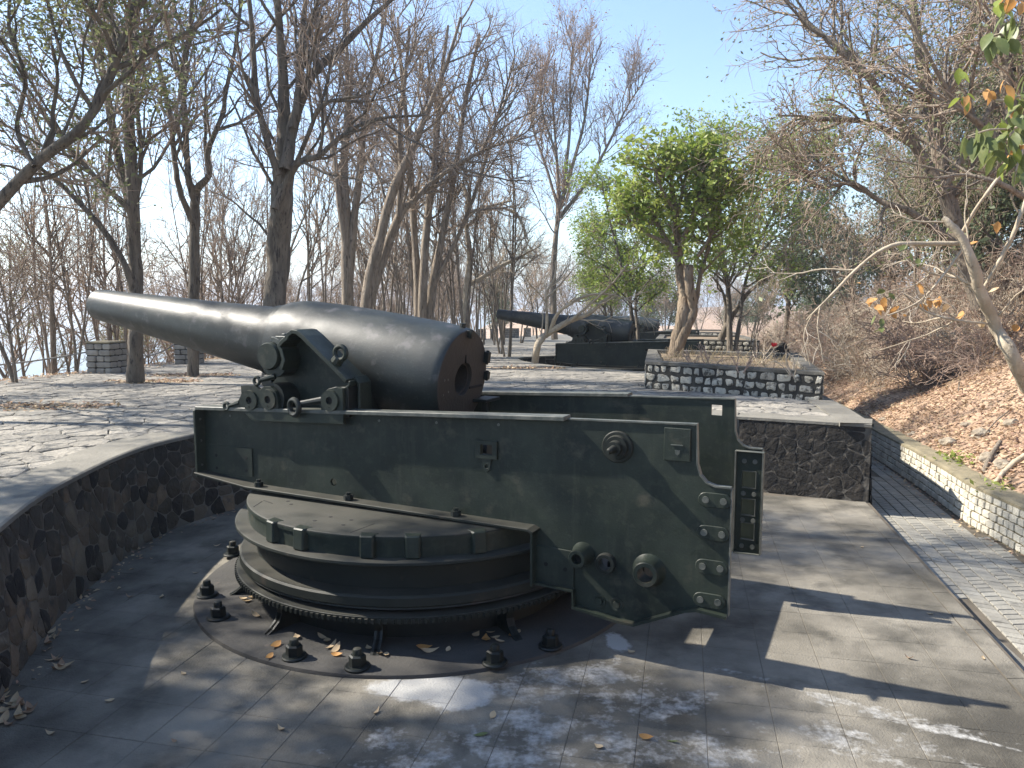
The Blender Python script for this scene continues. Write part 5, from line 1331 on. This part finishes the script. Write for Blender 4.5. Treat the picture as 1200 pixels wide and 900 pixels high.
# rail between the pillars
wd = Wood(); a = Vector(p1.location)+Vector((-.3, 0, .62)); b = Vector((-16.4, 16.6, zt(16)+.55))
P = [a.lerp(b, t)+Vector((0, 0, -.42*4*t*(1-t)*.8)) for t in np.linspace(0, 1, 14)]
wd.tube(P, [.022]*14, 6); o = wd.build('hanging_rail', [M['chain']]); tag(o, 'thin grey sagging rope running left from the first stone pillar', 'rope')
wd = Wood(); a = Vector(p1.location)+Vector((.3, 0, .6)); b = Vector((*ground_at(205, 425), zt(25)+.6)); 
P = [a.lerp(b, t)+Vector((0, 0, -.25*4*t*(1-t))) for t in np.linspace(0, 1, 12)]
wd.tube(P, [.02]*12, 6); o = wd.build('hanging_rail', [M['chain']]); tag(o, 'thin grey rope between the two stone pillars under the gun barrel', 'rope')

# fallen leaves lying one by one in the pit
def leaf_mesh(name, L, wd_, curl, m, seed):
    rng = random.Random(seed); vs = []; n = 6
    for i in range(n+1):
        t = i/n; w_ = wd_*sin(pi*min(1, t*1.02)**.8)*.5+.0008; z = curl*L*(4*(t-.5)**2)*.5; b = curl*.6*L*sin(pi*t)*.5
        vs += [((t-.5)*L, -w_+b*.5*(t-.5), z+w_*.35+.002), ((t-.5)*L, b*.3, z+.002), ((t-.5)*L, w_+b*.5, z+w_*.35+.002)]
    fs = [(i*3+j, i*3+j+1, (i+1)*3+j+1, (i+1)*3+j) for i in range(n) for j in (0, 1)]
    me = bpy.data.meshes.new(name); me.from_pydata(vs, [], fs); me.materials.append(m); me.polygons.foreach_set('use_smooth', [True]*len(fs)); return me
LV = [leaf_mesh('fallen_leaf', .13, .035, .5, M['leaf_tan'], 1), leaf_mesh('fallen_leaf', .10, .03, .8, M['leaf_brown'], 2), leaf_mesh('fallen_leaf', .09, .045, .35, M['leaf_tan'], 3), leaf_mesh('fallen_leaf', .12, .055, .4, M['leaf_orange'], 4), leaf_mesh('fallen_leaf', .11, .03, .15, M['leaf_big'], 5)]
LIT = M['leaf_tan']
def drop_leaf(x, y, z, k, label, group, rng, sc=1):
    o = bpy.data.objects.new('fallen_leaf', LV[k]); COL.objects.link(o); o.location = (x, y, z+.004); o.rotation_euler = (rng.uniform(-.25, .25), rng.uniform(-.2, .2), rng.uniform(0, 6.28)); o.scale = (sc, sc, sc)
    tag(o, label, 'leaf', group)
rl = random.Random(5)
for px, py in ((57, 745), (68, 783), (60, 750), (65, 778), (72, 786), (50, 742), (5, 822), (12, 830), (3, 838), (18, 842), (8, 848), (20, 826), (30, 834), (14, 818), (2, 815)):
    for _ in range(2):
        x, y = gz(px+rl.uniform(-6, 6), py+rl.uniform(-5, 5)); drop_leaf(x, y, .0, rl.choice((0, 1, 1, 2, 0)), 'curled tan leaf in the drift at the foot of the curved pit wall, lower left', 'leaves at the foot of the pit wall', rl, rl.uniform(.7, 1.25))
for px, py in ((230, 672), (165, 640), (190, 700), (105, 715), (140, 690), (215, 790), (128, 822), (100, 800), (275, 600), (300, 612), (330, 855), (255, 640), (205, 870), (60, 860), (178, 655), (90, 740), (152, 700)):
    x, y = gz(px, py); drop_leaf(x, y, .0, rl.choice((0, 1, 2)), 'single small curled leaf on the shaded floor left of the base plate', 'scattered leaves on the shaded floor', rl, rl.uniform(.5, .9))
for px, py in ((300, 722), (348, 747), (322, 757), (315, 770), (383, 752), (388, 758), (378, 748), (392, 762), (445, 765), (432, 760), (452, 768), (497, 760), (503, 764), (525, 762), (558, 745), (575, 742), (580, 748), (585, 752), (600, 745), (607, 741), (570, 750), (395, 768), (297, 700), (290, 705), (285, 702)):
    x, y = gz(px, py, .035); drop_leaf(x, y, .032, rl.choice((2, 2, 3, 0, 3)), 'dry tan or orange leaf lying on the dark base plate under the turntable', 'leaves on the base plate', rl, rl.uniform(.7, 1.2))
for px, py, k, lab in ((563, 862, 4, 'yellow green leaf left of the white streaks on the floor'), (788, 870, 4, 'long green leaf at the bottom of the floor, right of the middle'), (758, 866, 3, 'reddish curled leaf beside the long green leaf'), (702, 876, 2, 'pale curled leaf left of the reddish one'),
                       (577, 840, 2, 'small pale leaf below the white patch'), (740, 765, 2, 'pale leaf at the tip of the small white patch'), (1090, 720, 2, 'tan leaf lying right of the gun shadow'), (1152, 772, 2, 'pale leaf near the slab edge'), (442, 835, 0, 'thin leaf left of the white patch'),
                       (1065, 772, 1, 'brown leaf near the long shadow tip'), (930, 690, 2, 'small leaf beyond the ladder bracket'), (1010, 642, 2, 'small leaf before the block wall')):
    x, y = gz(px, py); drop_leaf(x, y, .0, k, lab, None, rl, rl.uniform(.6, .95))
# litter nobody could count
def litter(name, pts, size, mats, seed, flat=.25):
    rng = np.random.default_rng(seed); wd = Wood(); P = np.array(pts); n = len(P)
    d = rng.normal(size=(n, 3)); d[:, 2] *= flat; d /= np.linalg.norm(d, axis=1, keepdims=True)
    up = np.tile([0, 0, 1.], (n, 1))+rng.normal(size=(n, 3))*.3; w_ = np.cross(d, up); w_ /= np.linalg.norm(w_, axis=1, keepdims=True)
    L = size*rng.uniform(.5, 1.4, (n, 1)); nn = np.cross(w_, d)
    V = np.stack([P, P+d*L*.5+w_*L*.25+nn*L*.12, P+d*L, P+d*L*.5-w_*L*.25+nn*L*.12], 1).reshape(-1, 3)
    wd.V.append(V); q = np.arange(4*n).reshape(-1, 4); wd.Q.append(q); wd.qm.append(rng.integers(0, len(mats), n)); wd.n = 4*n
    o = wd.build(name, mats); o['kind'] = 'stuff'; return o
rn = random.Random(17); pts = []
while len(pts) < 85000:
    y = 7+rn.random()**1.5*33; e = .35+rn.random()*11; x = wall_x(y)+e
    if x > .8*y+.5: continue
    pts.append((x, y, bank_z(x, y)+rn.uniform(0, .03)))
tag(litter('leaf_litter', pts, .075, [M['leaf_brown'], M['leaf_brown'], M['leaf_red'], M['leaf_tan']], 3), 'brown fallen leaves covering the bank right of the path', 'leaf litter')
pts = []
while len(pts) < 9000:
    y = rn.uniform(10, 60); x = left_x(y)+rn.gauss(.0, .5)
    pts.append((x, y, (zt(y) if x > left_x(y)+.3 else slope_z(x, y))+rn.uniform(.005, .05)))
for hx, hy, hr, hs in HOLES:
    for _ in range(500): 
        a = rn.uniform(0, 6.28); q = sqrt(rn.random())*1.15; y = hy+hs*q*sin(a); pts.append((hx+hr*q*cos(a), y, zt(y)+.01))
tag(litter('leaf_litter', pts, .09, [M['leaf_brown'], M['leaf_tan'], M['leaf_red']], 4), 'dry leaves along the outer edge of the terrace and in the bare soil patches', 'leaf litter')
pts = []
for _ in range(900):
    y = rn.uniform(6, 30); x = wall_x(y)-abs(rn.gauss(0, .1))-.01; pts.append((x, y, ZP-drop(y)+.012))
for _ in range(260):
    u = rn.random(); k = int(u*(len(BAYS)-1)); a, b = BAYS[k], BAYS[k+1]; t = rn.random(); c = Vector((-.924, 7.638)); p = Vector((a[0]+(b[0]-a[0])*t, a[1]+(b[1]-a[1])*t)); p += (c-p).normalized()*(.17+abs(rn.gauss(0, .07))); pts.append((p.x, p.y, .006))
tag(litter('leaf_litter', pts, .055, [M['leaf_brown'], M['leaf_red'], M['leaf_tan']], 5), 'crumbled leaves gathered along the feet of the walls', 'leaf litter')
# dry grass and stems of the planter
wd = Wood(); rgp = np.random.default_rng(4); Zs = PZ+.46
for _ in range(420):
    t, s_ = rgp.random(), rgp.random(); a = Vector((3.15, 16.2)).lerp(Vector((5.35, 14.1)), t); b = Vector((3.9, 19.8)).lerp(Vector((6.5, 18.3)), t); q = a.lerp(b, s_)
    L = rgp.uniform(.08, .32); d = rgp.normal(size=3)*.55; d[2] = 1
    P, R, _ = path_grow((q.x, q.y, Zs), d, L, .006, .003, rgp, 3, .2, -.12); wd.tube(P, R, 3, 0)
o = wd.build('dry_grass', [M['grass']]); tag(o, 'dry yellow grass and stalks inside the near planter', 'grass', kind='stuff')
for (px, py, h, lab) in ((832, 432, 0.62, 'brittle leafless stalks just right of the planter tree'), (868, 436, .5, 'small dry stalks in the middle of the near planter'), (930, 440, .55, 'dry stalks at the right end of the near planter'), (812, 430, .4, 'short twigs at the foot of the planter tree'), (890, 425, .6, 'brown twiggy plant toward the back of the planter'), (950, 428, .5, 'twigs by the back corner of the planter')):
    x, y = gz(px, py, Zs)
    if y > 19.5: y = 18.0; x = (px-600)/900*y
    LM = []
    for q in range(rl.randint(4, 7)):
        a = rl.uniform(0, 6.28); Pq, Rq, _ = path_grow((x+.05*cos(a), y+.05*sin(a), Zs-.02), (cos(a)*.45, sin(a)*.45, 1), h*rl.uniform(.7, 1.15), .010, .005, np.random.default_rng(int(px)+q), 6, .16, .0); LM.append((Pq, Rq))
    make_tree('dry_shrub', LM, dict(BARE, levels=1, trunklv=1, num=[6], ref=[.5], start=[.25], len=[.22], rad=[.006], rmin=.005, seg=[4], wig=[.2], up=[.02], sides=[3]), int(px), [M['twig_pale'] if px % 4 else M['twig_red']], lab, cat='shrub', group='dry plants in the near planter', smoothn=1)
x, y = gz(906, 437, Zs); wd = Wood(); wd.tube([(x, y, Zs), (x+.02, y, Zs+.25), (x-.01, y, Zs+.5)], [.008, .006, .005], 5); fl = empty('red_flower', (x, y, Zs), label='single red flower on a thin stem in the near planter', cat='flower')
wd.build('stem', [M['twig']], fl, (x, y, Zs)); mb = MB()
for k in range(7):
    a = k*2*pi/7; c = Vector((cos(a)*.03, sin(a)*.03, .51)); mb.add([(-.01, 0, .48), c+Vector((-sin(a)*.04, cos(a)*.04, 0)), c*1.02+Vector((cos(a)*.03, sin(a)*.03, .05)), c-Vector((-sin(a)*.04, cos(a)*.04, 0))], [(0, 1, 2, 3)])
mb.build('petals', M['red'], fl, bevel=-1)
# rocks
def rock(px, Y, z, size, seed, m, label, flat=(1, 1, 1), group=None):
    bm = bmesh.new(); bmesh.ops.create_icosphere(bm, subdivisions=3, radius=1)
    for v in bm.verts:
        n_ = noise.noise(v.co*1.3+Vector((seed, 0, 0)))*.5+noise.noise(v.co*3.1+Vector((seed, 4, 0)))*.18; v.co *= 1+n_; v.co.x *= size*flat[0]; v.co.y *= size*flat[1]; v.co.z *= size*flat[2]
    me = bpy.data.meshes.new('rock'); bm.to_mesh(me); bm.free(); o = mesh_obj('rock', me, m, smooth=False); x = (px-600)/900*Y; o.location = (x, Y, z); tag(o, label, 'rock', group); return o
rock(915, 19.9, zt(20)+.32, .42, 3, M['rub2'], 'dark pointed rock standing behind the back corner of the near planter', (.8, .5, 1.2))
for i, (px, Y) in enumerate(((1105, 12), (1122, 12.5), (1075, 14), (1170, 11), (1188, 10.5), (1040, 16), (1140, 13), (1160, 12.2), (1195, 12))):
    x = (px-600)/900*Y; rock(px, Y, bank_z(x, Y)-.02, rl.uniform(.07, .15), 20+i, M['bankrock'], 'tan stone half buried in the leaves of the bank', (1.2, .9, .7), 'stones in the bank')
# exposed roots and fallen sticks on the bank
def stick(name, pts, label, m='bark_pale', lift=.04):
    wd = Wood(); P = []; R = []
    for px, Y, w_, dz in pts: x = (px-600)/900*Y; P.append((x, Y, bank_z(x, Y)+dz)); R.append(w_*.5*Y/900)
    wd.tube(P, R, 7); o = wd.build(name, [M[m]]); tag(o, label, 'root' if name == 'tree_root' else 'stick'); return o
stick('tree_root', [(1212, 10.2, 7, .1), (1198, 10.3, 7, .05), (1185, 10.2, 6, .04), (1172, 10.0, 5, .02), (1164, 9.9, 4, -.02)], 'pale exposed root at the right edge low on the bank')
stick('tree_root', [(1180, 11.2, 5, .1), (1172, 11, 6, .06), (1166, 10.8, 6, .04), (1158, 10.5, 6, -.02)], 'short dark root stub above the pale root', 'bark')
for k in range(16):
    Y = rl.uniform(9.5, 19); px = 600+900*(wall_x(Y)+rl.uniform(1, 5))/Y; dx = rl.uniform(-35, 35)
    stick('fallen_stick', [(px, Y, 1.6, .05), (px+dx*.5, Y+rl.uniform(-.3, .3), 1.8, .09), (px+dx, Y+rl.uniform(-.6, .6), 1.2, .05)], 'thin fallen stick lying on the leaf covered bank', rl.choice(('bark_pale', 'bark')))['group'] = 'sticks on the bank'
# weeds
for (px, Y) in ((1182, 9.9), (1130, 11.5)):
    x = (px-600)/900*Y; wd = Wood(); r_ = np.random.default_rng(int(px)); C = np.array([(x, Y, bank_z(x, Y)+.03)])+r_.normal(size=(160, 3))*[.16, .16, .05]; C[:, 2] = np.maximum(C[:, 2], bank_z(x, Y)-.05)
    wd.leaves(C, .08, r_, 0, -.3); o = wd.build('green_weed', [M['leaf_lime']]); tag(o, 'small yellow green weed on the bank '+('near the pale root' if px > 1150 else 'left of the pale root'), 'plant')
# broad leaved branch hanging in at the upper right, of a tree rooted on the bank outside the frame
def broad():
    Y = 6.0; rng = random.Random(3)
    limbs = [([(9.4, 5.6, bank_z(9.4, 5.6)-.2), (8.6, 5.8, 3.4), (7.4, 6.0, 4.6), (6.2, 6.0, 5.2)], [.09, .08, .06, .05]),
             ([(6.2, 6.0, 5.2)]+[tuple(W(px, py, yy)) for px, py, yy in ((1290, -10, 6.1), (1240, 30, 6.0), (1200, 62, 5.9), (1172, 40, 5.9), (1150, 55, 5.9))], [.04, .03, .02, .014, .009, .006]),
             ([(7.4, 6.0, 4.6)]+[tuple(W(px, py, yy)) for px, py, yy in ((1300, 90, 6.1), (1245, 105, 6.0), (1200, 112, 5.9), (1175, 118, 5.9), (1150, 112, 6.0))], [.04, .03, .02, .012, .009, .005]),
             ([tuple(W(px, py, yy)) for px, py, yy in ((1245, 105, 6.0), (1215, 130, 5.9), (1190, 150, 5.9), (1160, 152, 5.8), (1135, 160, 5.8))], [.018, .014, .010, .007, .005]),
             ([tuple(W(px, py, yy)) for px, py, yy in ((1215, 130, 5.9), (1200, 170, 5.9), (1192, 195, 5.8), (1188, 215, 5.8))], [.012, .009, .007, .005])]
    root = make_tree('broad_leaved_tree', limbs, None, 7, [M['bark_pale']], 'branch with large yellowing green leaves hanging in from the upper right corner', smoothn=4)
    o0 = Vector(root.location)
    def lm(L, wd_, m):
        n = 5; vs = []
        for i in range(n+1):
            t = i/n; w_ = wd_*.5*sin(pi*t**.85)+.001; d = .18*L*t*t
            vs += [(t*L, -w_, -d+w_*.25), (t*L, 0, -d), (t*L, w_, -d+w_*.25)]
        fs = [(i*3+j, i*3+j+1, (i+1)*3+j+1, (i+1)*3+j) for i in range(n) for j in (0, 1)]
        me = bpy.data.meshes.new('leaf'); me.from_pydata(vs, [], fs); me.materials.append(m); me.polygons.foreach_set('use_smooth', [True]*len(fs)); return me
    ms = [lm(.17, .085, M['leaf_big']), lm(.15, .07, M['leaf_big']), lm(.13, .06, M['leaf_lime']), lm(.12, .055, M['leaf_orange'])]
    spots = [(1165, 55, 0), (1175, 50, 0), (1160, 48, 0), (1185, 30, 0), (1190, 38, 1), (1172, 12, 2), (1185, 5, 3), (1195, 12, 3), (1180, 22, 1), (1135, 165, 0), (1152, 172, 0), (1147, 160, 1), (1160, 155, 1), (1170, 168, 0), (1180, 150, 0), (1178, 170, 1),
             (1190, 160, 0), (1195, 145, 1), (1185, 190, 0), (1192, 205, 0), (1180, 195, 2), (1198, 190, 1), (1172, 150, 2), (1200, 175, 3), (1195, 120, 1), (1185, 125, 3), (1176, 118, 2), (1160, 112, 3), (1200, 130, 0), (1180, 105, 3), (1205, 150, 0), (1205, 205, 0), (1125, 90, 2), (1133, 122, 3), (1130, 118, 2), (1190, 178, 2), (1165, 185, 1), (1204, 95, 0)]
    for i, (px, py, k) in enumerate(spots):
        for rep in range(3):
            p = W(px+rng.uniform(-5, 5), py-8+rng.uniform(-5, 5), 5.9+rng.uniform(-.15, .15))-o0
            o = bpy.data.objects.new('leaf', ms[k]); COL.objects.link(o); o.parent = root; o.location = p
            o.rotation_euler = (rng.uniform(-.9, .9), rng.uniform(.5, 1.5), rng.uniform(0, 6.28)); s = rng.uniform(.75, 1.15); o.scale = (s, s, s)
broad()
# orange and yellow leaves left on the pale bank tree
rq = random.Random(12); me_ = [leaf_mesh('leaf', .17, .085, .15, M['leaf_orange'], 8), leaf_mesh('leaf', .15, .07, .1, M['leaf_big'], 9), leaf_mesh('leaf', .15, .08, .2, M['leaf_tan'], 10)]
host = [o for o in bpy.data.objects if o.get('label', '').startswith('pale smooth trunk')][0]
for px, py, k in ((1022, 352, 0), (1034, 362, 0), (1040, 356, 0), (1046, 368, 0), (1028, 378, 1), (1034, 385, 1), (1048, 350, 1), (1082, 338, 0), (1092, 355, 0), (1100, 353, 0), (1086, 358, 0), (1108, 360, 2), (1078, 350, 2), (1128, 372, 0), (1136, 285, 0), (1160, 345, 2), (1066, 300, 1), (1078, 308, 1), (1058, 292, 1), (1150, 380, 2), (1170, 268, 0), (1028, 340, 1), (1194, 388, 0), (1112, 268, 1), (1120, 275, 1)):
    for rep in range(2):
        o = bpy.data.objects.new('leaf', me_[k]); COL.objects.link(o); o.parent = host; o.location = W(px+rq.uniform(-5, 5), py+rq.uniform(-4, 4), 10.3+rq.uniform(-.2, .2))-Vector(host.location)
        o.rotation_euler = (rq.uniform(-1, 1), rq.uniform(.3, 1.4), rq.uniform(0, 6.28))
# scattered broad leaves left on the pale bank tree
o = bpy.data.objects.new('red_ribbon', None)
bpy.data.objects.remove(o)

# ------------------------------------------------------------------ hazy sea air
mb = MB(); mb.box(-41000, 41000, -21000, 46000, -59.5, 60)
hz = mb.build('haze', None, bevel=-1); hz.data.materials.clear(); hm = bpy.data.materials.new('haze'); hm.use_nodes = True; hn = hm.node_tree.nodes
hn.remove(hn['Principled BSDF']); pv = hn.new('ShaderNodeVolumePrincipled'); pv.inputs['Color'].default_value = (.86, .92, 1, 1); pv.inputs['Density'].default_value = HAZE; pv.inputs['Anisotropy'].default_value = .35
hm.node_tree.links.new(pv.outputs[0], hn['Material Output'].inputs['Volume']); hz.data.materials.append(hm); hz['kind'] = 'stuff'; tag(hz, 'pale sea haze filling the air', 'haze')
